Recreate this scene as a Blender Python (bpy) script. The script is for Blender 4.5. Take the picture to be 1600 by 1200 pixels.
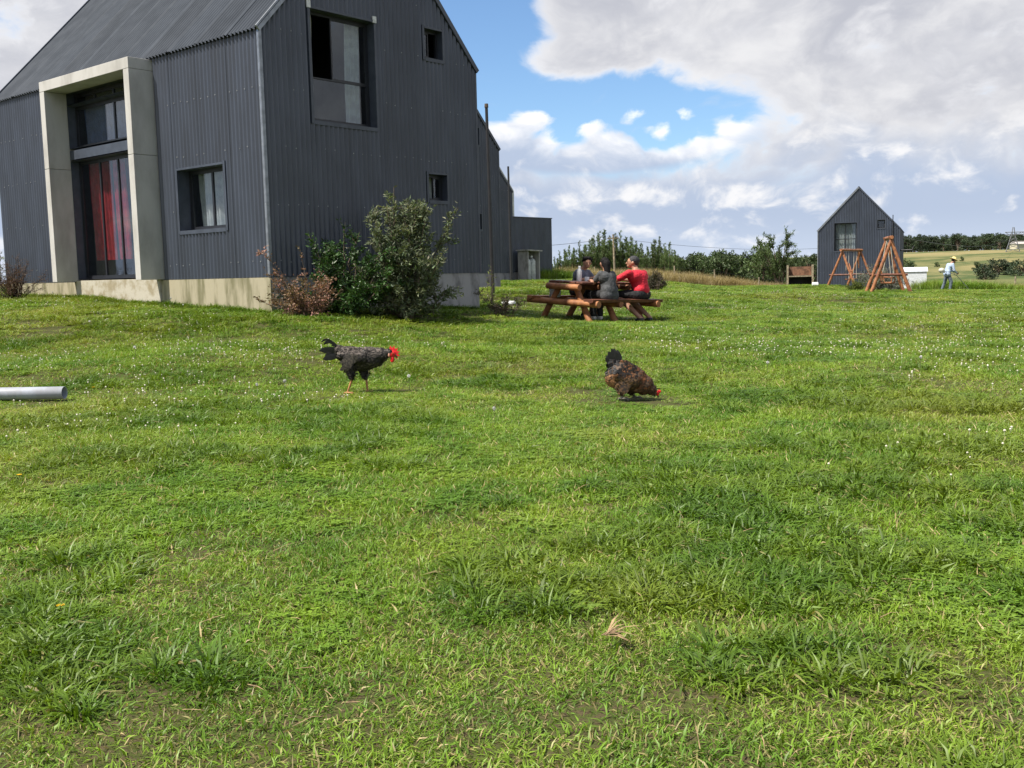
import bpy, bmesh, math, random
import numpy as np
from mathutils import Vector, Matrix, Euler
R = math.radians
rng = np.random.default_rng(7)
random.seed(7)
sc = bpy.context.scene
for o in list(bpy.data.objects): bpy.data.objects.remove(o)
COL = sc.collection

# ------------------------------------------------------------------ camera
F, PITCH, ROLL, EYE = 1598.3, .1074, -.0233, 1.12
fw = Vector((0, math.cos(PITCH), -math.sin(PITCH)))
up0 = Vector((0, math.sin(PITCH), math.cos(PITCH))); rt0 = Vector((1, 0, 0))
rt = rt0*math.cos(ROLL)+up0*math.sin(ROLL); up = -rt0*math.sin(ROLL)+up0*math.cos(ROLL)
cam = bpy.data.cameras.new('camera'); camo = bpy.data.objects.new('camera', cam); COL.objects.link(camo)
cam.sensor_width = 36; cam.lens = F/1600*36; cam.clip_end = 9000; cam.clip_start = .05
m = Matrix.Identity(4)
for i in range(3): m[i][0] = rt[i]; m[i][1] = up[i]; m[i][2] = -fw[i]
m[2][3] = EYE
camo.matrix_world = m
sc.camera = camo

# ------------------------------------------------------------------ light
SUN_AZ = Vector((-.88, -.47)).normalized(); SUN_EL = R(57)
sd = bpy.data.lights.new('sun', 'SUN'); so = bpy.data.objects.new('sun', sd); COL.objects.link(so)
sd.energy = 5.0; sd.angle = R(1.0); sd.color = (1, .93, .82)
sv = Vector((SUN_AZ.x*math.cos(SUN_EL), SUN_AZ.y*math.cos(SUN_EL), math.sin(SUN_EL)))
so.rotation_euler = sv.to_track_quat('Z', 'Y').to_euler(); so.location = (-20, -12, 30)

sc.view_settings.view_transform = 'Standard'; sc.view_settings.look = 'None'
sc.cycles.use_denoising = True
sc.view_settings.exposure = 0.75; sc.view_settings.gamma = 1; sc.view_settings.use_curve_mapping = False

class NT:
    """tiny node-tree writer"""
    def __init__(s, nt): s.t = nt; s.l = nt.links.new
    def n(s, typ, **kw):
        x = s.t.nodes.new(typ)
        for k, v in kw.items(): setattr(x, k, v)
        return x
    def put(s, sock, v):
        if isinstance(v, bpy.types.NodeSocket): s.l(v, sock)
        elif v is not None:
            if sock.type == 'RGBA' and len(v) == 3: v = (*v, 1)
            sock.default_value = v
    def m(s, op, a, b=None, c=None, clamp=False):
        x = s.n('ShaderNodeMath', operation=op, use_clamp=clamp)
        s.put(x.inputs[0], a); s.put(x.inputs[1], b); s.put(x.inputs[2], c)
        return x.outputs[0]
    def v(s, op, a, b=None):
        x = s.n('ShaderNodeVectorMath', operation=op)
        s.put(x.inputs[0], a); s.put(x.inputs[1], b)
        return x.outputs['Value'] if op in ('LENGTH', 'DOT_PRODUCT', 'DISTANCE') else x.outputs[0]
    def ramp(s, v, a, b, lo=0., hi=1., smooth=True):
        x = s.n('ShaderNodeMapRange', interpolation_type='SMOOTHSTEP' if smooth else 'LINEAR')
        s.put(x.inputs['Value'], v); s.put(x.inputs['From Min'], a); s.put(x.inputs['From Max'], b)
        s.put(x.inputs['To Min'], lo); s.put(x.inputs['To Max'], hi)
        return x.outputs[0]
    def mix(s, f, a, b, blend='MIX'):
        x = s.n('ShaderNodeMix', data_type='RGBA', blend_type=blend)
        s.put(x.inputs[0], f); s.put(x.inputs[6], a); s.put(x.inputs[7], b)
        return x.outputs[2]
    def noise(s, vec, scale, detail=4., rough=.55, dist=0.):
        x = s.n('ShaderNodeTexNoise')
        s.put(x.inputs['Vector'], vec); s.put(x.inputs['Scale'], scale); s.put(x.inputs['Detail'], detail)
        s.put(x.inputs['Roughness'], rough); s.put(x.inputs['Distortion'], dist)
        return x.outputs['Fac']

def make_world():
    w = bpy.data.worlds.new('World'); sc.world = w; w.use_nodes = True
    w.cycles.sampling_method = 'MANUAL'; w.cycles.sample_map_resolution = 256
    nt = w.node_tree; nt.nodes.clear(); k = NT(nt)
    d = k.n('ShaderNodeTexCoord').outputs['Generated']
    sep = k.n('ShaderNodeSeparateXYZ'); k.l(d, sep.inputs[0])
    z = sep.outputs[2]; az = k.m('ARCTAN2', sep.outputs[0], sep.outputs[1])
    sky = k.n('ShaderNodeTexSky', sky_type='NISHITA', sun_disc=False)
    sky.sun_elevation = SUN_EL; sky.sun_rotation = math.atan2(SUN_AZ.x, SUN_AZ.y)
    sky.air_density = 1.0; sky.dust_density = .4; sky.ozone_density = 2.2; sky.altitude = 400
    ds = k.v('MULTIPLY', d, (1, 1, 1.55))
    warp = k.n('ShaderNodeTexNoise'); k.put(warp.inputs['Vector'], ds); warp.inputs['Scale'].default_value = 7; warp.inputs['Detail'].default_value = 3
    dw = k.v('ADD', ds, k.v('MULTIPLY', k.v('SUBTRACT', warp.outputs['Color'], (.5, .5, .5)), (.10, .10, .10)))
    big = k.noise(ds, 2.6, 2, .5)
    mid = k.noise(k.v('ADD', dw, (3.1, .4, .2)), 7.5, 9, .60, .15)
    puff = k.noise(k.v('ADD', dw, (.7, 2.4, 1.2)), 21, 7, .54, .2)
    lit = k.noise(k.v('ADD', dw, (5.2, 1.3, .6)), 4.2, 6, .52, .1)
    lit2 = k.noise(k.v('ADD', dw, (1.2, 6.3, .6)), 10, 6, .50, .1)
    vor = k.n('ShaderNodeTexVoronoi', feature='SMOOTH_F1')
    k.put(vor.inputs['Vector'], dw); vor.inputs['Scale'].default_value = 30; vor.inputs['Smoothness'].default_value = .35
    bump = vor.outputs['Distance']
    def hole(a, e, sa, se):
        x = k.m('DIVIDE', k.m('SUBTRACT', az, a), sa); y = k.m('DIVIDE', k.m('SUBTRACT', z, e), se)
        r2 = k.m('ADD', k.m('MULTIPLY', x, x), k.m('MULTIPLY', y, y))
        return k.m('EXPONENT', k.m('MULTIPLY', k.m('MULTIPLY', r2, r2), -1.))
    h = hole(-.045, .25, .075, .12)
    for q in ((.085, .140, .150, .045), (-.03, .15, .075, .06), (-.49, .31, .06, .035), (.9, .5, .35, .2), (-1.6, .45, .5, .3), (2.6, .6, .5, .3)):
        h = k.m('MAXIMUM', h, hole(*q))
    # relief: how much thinner the cloud gets towards the sun side
    off = k.v('ADD', dw, (-.016, -.006, .022))
    midS = k.noise(k.v('ADD', off, (3.1, .4, .2)), 7.5, 9, .60, .15); puffS = k.noise(k.v('ADD', off, (.7, 2.4, 1.2)), 21, 7, .54, .2)
    rel = k.m('ADD', k.m('MULTIPLY', k.m('SUBTRACT', mid, midS), 1.0), k.m('MULTIPLY', k.m('SUBTRACT', puff, puffS), .45))
    # upper deck of broken cloud
    cov = k.m('ADD', k.m('MULTIPLY', k.m('SUBTRACT', mid, .5), 1.7), k.m('MULTIPLY', k.m('SUBTRACT', puff, .5), .8))
    cov = k.m('ADD', cov, k.m('ADD', k.m('MULTIPLY', k.m('SUBTRACT', big, .5), .4), .50))
    cov = k.m('SUBTRACT', cov, k.m('MULTIPLY', h, .98))
    deck = k.ramp(cov, -.10, .34)
    shade = k.m('ADD', k.m('ADD', k.m('MULTIPLY', lit, .55), k.m('MULTIPLY', lit2, .45)), k.m('MULTIPLY', rel, .75))
    shade = k.ramp(shade, .32, .74)
    deckcol = k.mix(shade, (5.5, 5.65, 6.3), (8.6, 8.6, 8.8))
    deckcol = k.mix(k.ramp(k.m('ADD', cov, k.m('MULTIPLY', k.m('SUBTRACT', lit2, .5), .5)), .05, .55), (9.6, 9.6, 9.8), deckcol)
    deckcol = k.mix(k.ramp(z, .13, .0), deckcol, k.mix(.5, deckcol, (5.0, 6.2, 8.2)))
    # cumulus bank above the horizon
    edge = k.m('ADD', k.m('MULTIPLY', k.m('SUBTRACT', mid, .5), .10), k.m('MULTIPLY', k.m('SUBTRACT', .30, bump), .036))
    edge = k.m('ADD', edge, k.m('MULTIPLY', k.m('SUBTRACT', puff, .5), .05))
    t = k.m('SUBTRACT', k.m('ADD', edge, .152), z)
    open_ = k.ramp(h, .0, .45)
    bank = k.m('MULTIPLY', k.ramp(t, .003, .018), k.m('MAXIMUM', open_, k.ramp(t, .0, .08)))
    bs = k.m('ADD', k.m('ADD', k.m('MULTIPLY', lit2, .5), k.m('MULTIPLY', bump, -.35)), k.m('MULTIPLY', rel, 1.9))
    bs = k.ramp(bs, .04, .42)
    bankcol = k.mix(bs, (5.0, 5.9, 7.6), (9.6, 9.6, 9.8))
    top = k.ramp(k.m('ADD', t, k.m('MULTIPLY', k.m('SUBTRACT', bump, .3), .045)), .048, .0)
    bankcol = k.mix(k.m('MULTIPLY', top, k.ramp(h, -.1, .5)), bankcol, (12.5, 12.3, 12.1))
    bankcol = k.mix(k.ramp(z, .055, .0), bankcol, k.mix(.6, bankcol, (7.0, 7.9, 9.4)))
    thin = k.ramp(k.noise(k.v('MULTIPLY', dw, (1, 1, 1.6)), 10, 6, .6, .4), .54, .8, 0, .45)
    blue = k.mix(1.0, sky.outputs[0], (1.25, 1.45, 1.62), 'MULTIPLY')
    col = k.mix(thin, blue, (7.5, 8.0, 8.8))
    col = k.mix(deck, col, deckcol)
    col = k.mix(bank, col, bankcol)
    low = k.ramp(z, -.02, .004)
    col = k.mix(low, (1.0, 1.3, .5), col)
    bg = k.n('ShaderNodeBackground'); k.l(col, bg.inputs[0]); bg.inputs[1].default_value = .060
    out = k.n('ShaderNodeOutputWorld'); k.l(bg.outputs[0], out.inputs[0])
make_world()

# ------------------------------------------------------------------ materials
MATS = {}
def mat(name, col, rough=.6, var=.15, vscale=6., bump=0., bscale=40., metal=0., spec=.5, stretch=(1, 1, 1), col2=None,
        rnd=0., attr=False, trans=0., space='Object', low=.35, high=.65, detail=5.):
    if name in MATS: return MATS[name]
    mt = bpy.data.materials.new(name); mt.use_nodes = True; nt = mt.node_tree; nt.nodes.clear(); k = NT(nt)
    tc = k.n('ShaderNodeTexCoord').outputs['Object'] if space == 'Object' else k.n('ShaderNodeNewGeometry').outputs['Position']
    vec = k.v('MULTIPLY', tc, stretch)
    n = k.noise(vec, vscale, detail, .6)
    c2 = col2 if col2 else tuple(min(1, c*(1-var*1.6)) for c in col)
    c1 = col if col2 else tuple(min(1, c*(1+var*.6)) for c in col)
    c = k.mix(k.ramp(n, low, high), c2, c1)
    if attr:
        a = k.n('ShaderNodeAttribute', attribute_name='Col')
        c = k.mix(1., c, a.outputs['Color'], 'MULTIPLY')
    if rnd:
        oi = k.n('ShaderNodeObjectInfo')
        c = k.mix(1., c, k.n('ShaderNodeCombineColor').outputs[0], 'MIX') if False else c
        f = k.ramp(oi.outputs['Random'], 0, 1, 1-rnd, 1+rnd, False)
        x = k.n('ShaderNodeVectorMath', operation='SCALE'); k.l(c, x.inputs[0]); k.l(f, x.inputs['Scale']); c = x.outputs[0]
    b = k.n('ShaderNodeBsdfPrincipled'); k.l(c, b.inputs['Base Color'])
    rr = k.ramp(n, .2, .8, min(1, rough*1.15), rough*.85, False); k.l(rr, b.inputs['Roughness'])
    b.inputs['Metallic'].default_value = metal; b.inputs['Specular IOR Level'].default_value = spec
    if bump:
        bn = k.noise(vec, bscale, 4, .6); bp = k.n('ShaderNodeBump'); bp.inputs['Strength'].default_value = min(1, bump); bp.inputs['Distance'].default_value = .01
        k.l(bn, bp.inputs['Height']); k.l(bp.outputs[0], b.inputs['Normal'])
    out = k.n('ShaderNodeOutputMaterial'); sh = b.outputs[0]
    if trans:
        tr = k.n('ShaderNodeBsdfTranslucent'); k.l(k.mix(1., c, (1.15, 1.1, .6), 'MULTIPLY'), tr.inputs[0])
        mx = k.n('ShaderNodeMixShader'); mx.inputs[0].default_value = trans; k.l(sh, mx.inputs[1]); k.l(tr.outputs[0], mx.inputs[2]); sh = mx.outputs[0]
    k.l(sh, out.inputs[0]); MATS[name] = mt
    return mt

def glass_mat():
    mt = bpy.data.materials.new('glass'); mt.use_nodes = True; nt = mt.node_tree; nt.nodes.clear(); k = NT(nt)
    t = k.n('ShaderNodeBsdfTransparent'); t.inputs[0].default_value = (.80, .83, .85, 1)
    g = k.n('ShaderNodeBsdfGlossy'); g.inputs['Roughness'].default_value = .015; g.inputs[0].default_value = (.9, .95, 1, 1)
    ge = k.n('ShaderNodeNewGeometry'); ndi = k.m('ABSOLUTE', k.v('DOT_PRODUCT', ge.outputs['Normal'], ge.outputs['Incoming']))
    fac = k.m('ADD', k.m('MULTIPLY', k.m('POWER', k.m('SUBTRACT', 1., ndi), 4.), 1.0), .05, clamp=True)
    mx = k.n('ShaderNodeMixShader'); k.l(fac, mx.inputs[0]); k.l(t.outputs[0], mx.inputs[1]); k.l(g.outputs[0], mx.inputs[2])
    out = k.n('ShaderNodeOutputMaterial'); k.l(mx.outputs[0], out.inputs[0]); MATS['glass'] = mt
    return mt
GLASS = glass_mat()
CLAD = mat('painted_corrugated_steel', (.043, .053, .076), .38, .13, 3., rnd=.10, spec=.7, stretch=(1, 1, .25))
ROOFM = mat('roof_corrugated_steel', (.036, .045, .060), .62, .07, 2.5, rnd=.14, spec=.12)
TRIM = mat('steel_flashing', (.050, .060, .082), .42, .12, 5.)
SILV = mat('bare_galvanised_trim', (.24, .26, .29), .38, .15, 8., metal=.5)
FRAME = mat('dark_aluminium_frame', (.018, .02, .026), .4, .1)
WHITEF = mat('white_sealant', (.62, .62, .62), .7, .15, 20.)
SCREW = mat('screw_zinc', (.36, .37, .38), .5, .2)
INSIDE = mat('dark_room_lining', (.05, .05, .055), .9, .1)  # near-black: shade of the unlit rooms put into the lining colour
CONC_Y = mat('stained_concrete', (.34, .305, .215), .9, .3, 3.6, .5, 30., stretch=(1, 1, .2), col2=(.15, .14, .075), low=.36, high=.58)
CONC_G = mat('grey_concrete', (.34, .33, .32), .9, .3, 4., .5, 30., stretch=(1, 1, .5), col2=(.17, .165, .16), low=.3, high=.58)
CONC_S = mat('pale_step_concrete', (.42, .39, .32), .9, .3, 3., .5, 26., col2=(.27, .23, .15), low=.36, high=.55)
CONC_P = mat('portal_concrete', (.46, .45, .43), .85, .2, 2.2, .35, 25., stretch=(1, 1, .4), col2=(.34, .33, .31), low=.3, high=.62)
WHITEC = mat('pale_render', (.62, .62, .60), .85, .2, 3., .3)
CURT = mat('pale_curtain', (.62, .63, .60), .9, .1, 8.)
CURTR = mat('red_curtain', (.50, .007, .022), .85, .2, 8.)
CLOTHB = mat('blue_grey_light_cloth', (.10, .15, .30), .9, .15, 6.)  # cloth added to give the blue-grey light in the upper glass
WOOD = mat('varnished_log', (.36, .155, .060), .6, .3, 7., .6, 40., stretch=(1, 1, 1), col2=(.17, .062, .026), low=.3, high=.65)
WOODD = mat('red_brown_plank', (.155, .055, .03), .55, .3, 9., .4, 40., col2=(.075, .026, .016))
WOODR = mat('orange_log', (.36, .15, .06), .6, .3, 6., .6, 40., col2=(.17, .062, .03))
ENDG = mat('log_end_grain', (.40, .22, .09), .75, .3, 30., .3, col2=(.24, .11, .04))
METB = mat('black_pipe', (.02, .02, .023), .5, .2)
PVC = mat('grey_pvc', (.36, .39, .45), .4, .15, 5., col2=(.27, .28, .31))
POSTM = mat('weathered_post', (.30, .25, .17), .9, .3, 10., .4)
BARK = mat('bark', (.12, .09, .065), .95, .3, 12., .6, 30.)

# ------------------------------------------------------------------ builders
def tag(o, label=None, cat=None, group=None, kind=None):
    if label: o['label'] = label
    if cat: o['category'] = cat
    if group: o['group'] = group
    if kind: o['kind'] = kind
    return o
def thing(name, label, cat, loc=(0, 0, 0), rz=0., group=None, sc_=1.):
    o = bpy.data.objects.new(name, None); COL.objects.link(o)
    o.location = loc; o.rotation_euler = (0, 0, rz); o.scale = (sc_,)*3; o.empty_display_size = .2
    return tag(o, label, cat, group)
def link(name, me, parent=None):
    o = bpy.data.objects.new(name, me); COL.objects.link(o)
    if parent is not None: o.parent = parent
    return o
def copy_tree(o, parent=None):
    c = o.copy(); COL.objects.link(c); c.parent = parent
    for ch in o.children: copy_tree(ch, c)
    return c

class MB:
    def __init__(s): s.v = []; s.f = []; s.mi = []; s.m = 0; s.sm = []; s.smooth = True
    def add(s, vs, fs):
        b = len(s.v); s.v += [tuple(p) for p in vs]
        for f in fs: s.f.append([i+b for i in f]); s.mi.append(s.m); s.sm.append(s.smooth)
        return s
    def box(s, c, d, rot=None, bev=0.):
        x, y, z = [q/2 for q in d]; q = s.smooth; s.smooth = False
        vs = [Vector((i*x, j*y, k_*z)) for i in (-1, 1) for j in (-1, 1) for k_ in (-1, 1)]
        if rot is not None:
            r_ = rot if isinstance(rot, Matrix) else Euler(rot).to_matrix()
            vs = [r_ @ v for v in vs]
        s.add([v+Vector(c) for v in vs], [(0, 1, 3, 2), (4, 6, 7, 5), (0, 4, 5, 1), (2, 3, 7, 6), (0, 2, 6, 4), (1, 5, 7, 3)])
        s.smooth = q; return s
    def b(s, x0, x1, y0, y1, z0, z1): return s.box(((x0+x1)/2, (y0+y1)/2, (z0+z1)/2), (abs(x1-x0), abs(y1-y0), abs(z1-z0)))
    def rings(s, rs, cap=(True, True)):
        n = len(rs[0]); b = len(s.v); vs = [p for r_ in rs for p in r_]; fs = []
        for i in range(len(rs)-1):
            for j in range(n): fs.append((i*n+j, i*n+(j+1) % n, (i+1)*n+(j+1) % n, (i+1)*n+j))
        s.add(vs, fs); q = s.smooth; s.smooth = False
        if cap[0]: s.add(rs[0], [tuple(range(n))[::-1]])
        if cap[1]: s.add(rs[-1], [tuple(range(n))])
        s.smooth = q; return s
    def path(s, pts, rad, n=10, cap=(True, True), wob=0.):
        pts = [Vector(p) for p in pts]
        if not hasattr(rad, '__len__'): rad = [rad]*len(pts)
        rs = []; ref = None
        for i, p in enumerate(pts):
            t = (pts[min(i+1, len(pts)-1)]-pts[max(i-1, 0)]).normalized()
            if ref is None: ref = Vector((0, 0, 1)) if abs(t.z) < .9 else Vector((1, 0, 0))
            a = t.cross(ref).normalized(); b_ = t.cross(a); ref = -b_ if False else ref
            rs.append([p+(a*math.cos(2*math.pi*j/n)+b_*math.sin(2*math.pi*j/n))*rad[i]*(1+wob*random.uniform(-1, 1)) for j in range(n)])
        return s.rings(rs, cap)
    def log(s, p0, p1, r0, r1=None, n=12, seg=5, wob=.035):
        p0, p1 = Vector(p0), Vector(p1); r1 = r0 if r1 is None else r1
        pts = [p0.lerp(p1, i/seg)+(Vector([random.uniform(-1, 1)*r0*.06 for _ in range(3)]) if 0 < i < seg else Vector()) for i in range(seg+1)]
        return s.path(pts, [r0+(r1-r0)*i/seg for i in range(seg+1)], n, wob=wob)
    def ell(s, c, r_, nu=14, nv=9, rot=None):
        rs = []
        M_ = Euler(rot).to_matrix() if rot is not None else Matrix.Identity(3)
        for i in range(1, nv):
            th = math.pi*i/nv
            rs.append([M_ @ Vector((r_[0]*math.sin(th)*math.cos(2*math.pi*j/nu), r_[1]*math.sin(th)*math.sin(2*math.pi*j/nu), -r_[2]*math.cos(th)))+Vector(c) for j in range(nu)])
        b = len(s.v); n = nu; s.rings(rs, (False, False)); 
        bot = M_ @ Vector((0, 0, -r_[2]))+Vector(c); top = M_ @ Vector((0, 0, r_[2]))+Vector(c)
        s.v += [tuple(bot), tuple(top)]; ib = len(s.v)-2
        for j in range(n):
            s.f.append([b+(j+1) % n, b+j, ib]); s.f.append([b+(nv-2)*n+j, b+(nv-2)*n+(j+1) % n, ib+1]); s.mi += [s.m]*2; s.sm += [s.smooth]*2
        return s
    def cap(s, p0, p1, r0, r1, n=12):
        p0, p1 = Vector(p0), Vector(p1); t = (p1-p0); L = t.length; t = t.normalized()
        pts = []; rad = []
        for q in (1., .92, .71, .38): pts.append(p0-t*r0*q); rad.append(r0*math.sqrt(max(1-q*q, .0025)))
        pts.append(p0); rad.append(r0); pts.append(p1); rad.append(r1)
        for q in (.38, .71, .92, 1.): pts.append(p1+t*r1*q); rad.append(r1*math.sqrt(max(1-q*q, .0025)))
        return s.path(pts, rad, n)
    def mesh(s, name, mats, auto=True):
        me = bpy.data.meshes.new(name); me.from_pydata(s.v, [], s.f)
        for q in (mats if isinstance(mats, (list, tuple)) else [mats]): me.materials.append(q)
        me.polygons.foreach_set('material_index', s.mi); me.polygons.foreach_set('use_smooth', s.sm); me.update()
        return me
    def build(s, name, mats, parent=None, label=None, cat=None, group=None, kind=None):
        return tag(link(name, s.mesh(name, mats), parent), label, cat, group, kind)

def npmesh(name, V, Fq, mats, col=None, smooth=False):
    """V (N,3), Fq (M,k) same k"""
    me = bpy.data.meshes.new(name); V = np.asarray(V, np.float32); Fq = np.asarray(Fq, np.int32)
    me.vertices.add(len(V)); me.vertices.foreach_set('co', V.ravel())
    kk = Fq.shape[1]; me.loops.add(Fq.size); me.loops.foreach_set('vertex_index', Fq.ravel())
    me.polygons.add(len(Fq)); me.polygons.foreach_set('loop_start', np.arange(0, Fq.size, kk, dtype=np.int32))
    me.polygons.foreach_set('loop_total', np.full(len(Fq), kk, np.int32))
    if smooth: me.polygons.foreach_set('use_smooth', np.ones(len(Fq), bool))
    for q in (mats if isinstance(mats, (list, tuple)) else [mats]): me.materials.append(q)
    me.update(calc_edges=True)
    if col is not None:
        a = me.attributes.new('Col', 'FLOAT_COLOR', 'POINT'); c = np.ones((len(V), 4), np.float32); c[:, :col.shape[1]] = col; a.data.foreach_set('color', c.ravel())
    return me

def unit(a): return a/np.maximum(np.linalg.norm(a, axis=-1, keepdims=True), 1e-9)
def leaf_mesh(name, P, D, L, Wd, mats, tint, bend=.25, r=None):
    """diamond leaves: base points P, direction D, length L, width Wd; two-segment bend; tint (N,3)"""
    r = r or rng; N = len(P); D = unit(D); L = np.broadcast_to(L, (N,))[:, None]; Wd = np.broadcast_to(Wd, (N,))[:, None]
    rnd = r.normal(size=(N, 3)); S = unit(np.cross(D, rnd)); Nn = np.cross(S, D)
    mid = P+D*L*.45+Nn*L*bend*.3
    V = np.stack([P, mid-S*Wd*.5, P+D*L-Nn*L*bend*.3, mid+S*Wd*.5], 1).reshape(-1, 3)
    I = np.arange(N)[:, None]*4; T = np.concatenate([I+[0, 1, 2], I+[0, 2, 3]], 0)
    return npmesh(name, V, T, mats, np.repeat(tint, 4, 0))

# ------------------------------------------------------------------ terrain
CP = np.array([(-1.2, 2.3, 0), (1.1, 2.2, 0), (0, 0, 0), (0, -8, 0), (-8, -5, 0), (8, -5, 0), (-1.5, 9.8, 0), (1, 8.8, 0), (-4.1, 9.3, .05), (-8, 9, .1), (9, 9, 0), (5, 14, .03),
 (-3.8, 16.5, .57), (-1.9, 18.8, .51), (-.55, 20.4, .47), (-4.98, 17.5, .64), (-6.27, 18.6, .71), (-8.56, 20.5, .83), (-10.4, 22, .86), (-3, 20, .6), (-6, 23, .7), (-12, 25, .86),
 (.55, 20.9, .235), (1.35, 19.6, .125), (2.7, 20.2, .05), (2.2, 21.6, .12), (-.4, 28, .72), (0, 45, .78), (2.2, 52.8, .76), (5, 35, .38), (15, 42, 0), (16, 42, -.01), (14.5, 60, .06), (18, 60, .02), (21.7, 51, -.31), (10, 25, .02),
 (20, 30, -.1), (30, 45, -.6), (23, 67, -1.1), (20, 66, -.9), (30, 67, -1.35), (7, 62, .42), (8, 72, .3), (12, 76, .1), (17, 59, .14), (-20, 30, .9), (-20, 60, .9), (40, 70, -1.6), (40, 30, -.5), (-30, 10, .4), (-6, 12, .2), (-3.5, 13, .27), (0, 14, .14), (0, 17, .25),
 (26, 60, -.75), (32, 60, -.95), (20, 58, -.25)], float)
def sstep(a, b, x): t = np.clip((x-a)/(b-a), 0, 1); return t*t*(3-2*t)
def gz(x, y):
    x = np.atleast_1d(np.asarray(x, float)); y = np.atleast_1d(np.asarray(y, float))
    out = np.empty(x.shape)
    for i in range(0, len(x), 20000):
        X = x[i:i+20000, None]; Y = y[i:i+20000, None]
        d2 = (X-CP[:, 0])**2+(Y-CP[:, 1])**2
        w = 1/(d2+1.2+.0006*Y*Y)**2.0
        out[i:i+20000] = (w*CP[:, 2]).sum(1)/w.sum(1)
    dist = np.hypot(x, y); f = sstep(78, 130, dist)
    far = -1.8+3.3*sstep(110, 260, dist)+sstep(40, 120, x)*(3.2*sstep(200, 330, dist)+2.*sstep(330, 700, dist))-1.2*sstep(20, 70, x)*(1-sstep(150, 260, dist))
    far = far-6*sstep(500, 3000, dist)
    return out*(1-f)+far*f
def gz1(x, y): return float(gz([x], [y])[0])

def ground_mat():
    mt = bpy.data.materials.new('lawn_soil'); mt.use_nodes = True; nt = mt.node_tree; nt.nodes.clear(); k = NT(nt)
    p = k.n('ShaderNodeNewGeometry').outputs['Position']; sep = k.n('ShaderNodeSeparateXYZ'); k.l(p, sep.inputs[0])
    n1 = k.noise(p, .35, 5, .6); n2 = k.noise(p, 6, 6, .65); n3 = k.noise(p, 40, 4, .6); nf = k.noise(p, .012, 5, .6)
    g = k.mix(k.ramp(n2, .3, .7), (.035, .050, .012), (.070, .085, .022))
    g = k.mix(k.ramp(n1, .4, .65), g, (.065, .080, .022))
    g = k.mix(k.ramp(n3, .44, .60, 0, .85), g, (.085, .062, .038)); g = k.mix(k.ramp(k.noise(p, 160, 3, .7), .5, .62, 0, .8), g, (.030, .028, .015))
    dist = k.v('LENGTH', p)
    fl = k.mix(k.ramp(nf, .42, .64), (.095, .115, .042), (.22, .19, .09))
    fl = k.mix(k.ramp(k.noise(p, .045, 6, .7), .46, .60), fl, (.062, .088, .032))
    g = k.mix(k.ramp(dist, 62, 85), g, fl)
    b = k.n('ShaderNodeBsdfPrincipled'); k.l(g, b.inputs['Base Color']); b.inputs['Roughness'].default_value = 1; b.inputs['Specular IOR Level'].default_value = .1
    bp = k.n('ShaderNodeBump'); bp.inputs['Strength'].default_value = .6; bp.inputs['Distance'].default_value = .02; k.l(n3, bp.inputs['Height']); k.l(bp.outputs[0], b.inputs['Normal'])
    out = k.n('ShaderNodeOutputMaterial'); k.l(b.outputs[0], out.inputs[0]); return mt
def make_ground():
    nr, na = 170, 240
    rr = .4*(4200/.4)**(np.linspace(0, 1, nr)); aa = np.linspace(0, 2*np.pi, na, endpoint=False)
    Rr, A = np.meshgrid(rr, aa, indexing='ij'); X = (Rr*np.sin(A)).ravel(); Y = (Rr*np.cos(A)).ravel()
    V = np.c_[X, Y, gz(X, Y)]; V = np.r_[V, [[0, 0, gz1(0, 0)]]]
    i, j = np.meshgrid(np.arange(nr-1), np.arange(na), indexing='ij'); i = i.ravel(); j = j.ravel(); j2 = (j+1) % na
    Q = np.c_[i*na+j, (i+1)*na+j, (i+1)*na+j2, i*na+j2][:, ::-1]
    jj = np.arange(na); T = np.c_[np.full(na, nr*na), jj, (jj+1) % na, (jj+1) % na]
    me = npmesh('ground', V, Q, ground_mat(), smooth=True)
    tag(link('ground', me), kind='structure')
    # close the little disc under the photographer
    mb = MB(); mb.add([tuple(V[q]) for q in range(na)], [tuple(range(na))[::-1]])
    tag(link('ground_patch', mb.mesh('ground_patch', me.materials[0])), kind='structure')
make_ground()

# ------------------------------------------------------------------ houses
W, LEN, HC, ZB = 5.02, 9.42, 3.9, .62        # gable width, length, cladding height, plinth height (local z of cladding foot)
APX = 2.676; SL = APX/(W/2)
PITCHC, AMP = .102, .0205
def rooftop(u): return ZB+HC+SL*min(u, W-u)
def corr_sheet(u0, u1, z0, top, holes, place, off=0., pitch=PITCHC, per=6):
    """corrugated sheet from u0..u1 standing on z0; place(u,z,out)->xyz"""
    us = set(np.round(np.arange(math.floor(u0/pitch*per), math.ceil(u1/pitch*per)+1)*pitch/per, 5))
    us = {u for u in us if u0 <= u <= u1} | {u0, u1}
    for h in holes:
        for e in h[:2]:
            if u0 < e < u1: us.add(e)
    if u0 < W/2 < u1: us.add(W/2)
    us = sorted(us); vs = []; fs = []; key = {}
    def vid(u, z):
        q = (round(u, 5), round(z, 4))
        if q not in key:
            key[q] = len(vs); vs.append(place(u, z, AMP*math.cos(2*math.pi*u/pitch)+off))
        return key[q]
    for a, b in zip(us[:-1], us[1:]):
        if b-a < 1e-5: continue
        mid = (a+b)/2; iv = [(z0, None)]
        cuts = sorted([(h[2], h[3]) for h in holes if h[0]-1e-6 <= mid <= h[1]+1e-6])
        segs = []; lo = z0
        for c0, c1 in cuts: segs.append((lo, c0)); lo = c1
        segs.append((lo, None))
        for s0, s1 in segs:
            ta = top(a) if s1 is None else s1; tb = top(b) if s1 is None else s1
            if max(ta, tb)-s0 > 1e-4: fs.append((vid(a, s0), vid(b, s0), vid(b, tb), vid(a, ta)))
    mb = MB(); mb.add(vs, fs)
    return mb
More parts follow.
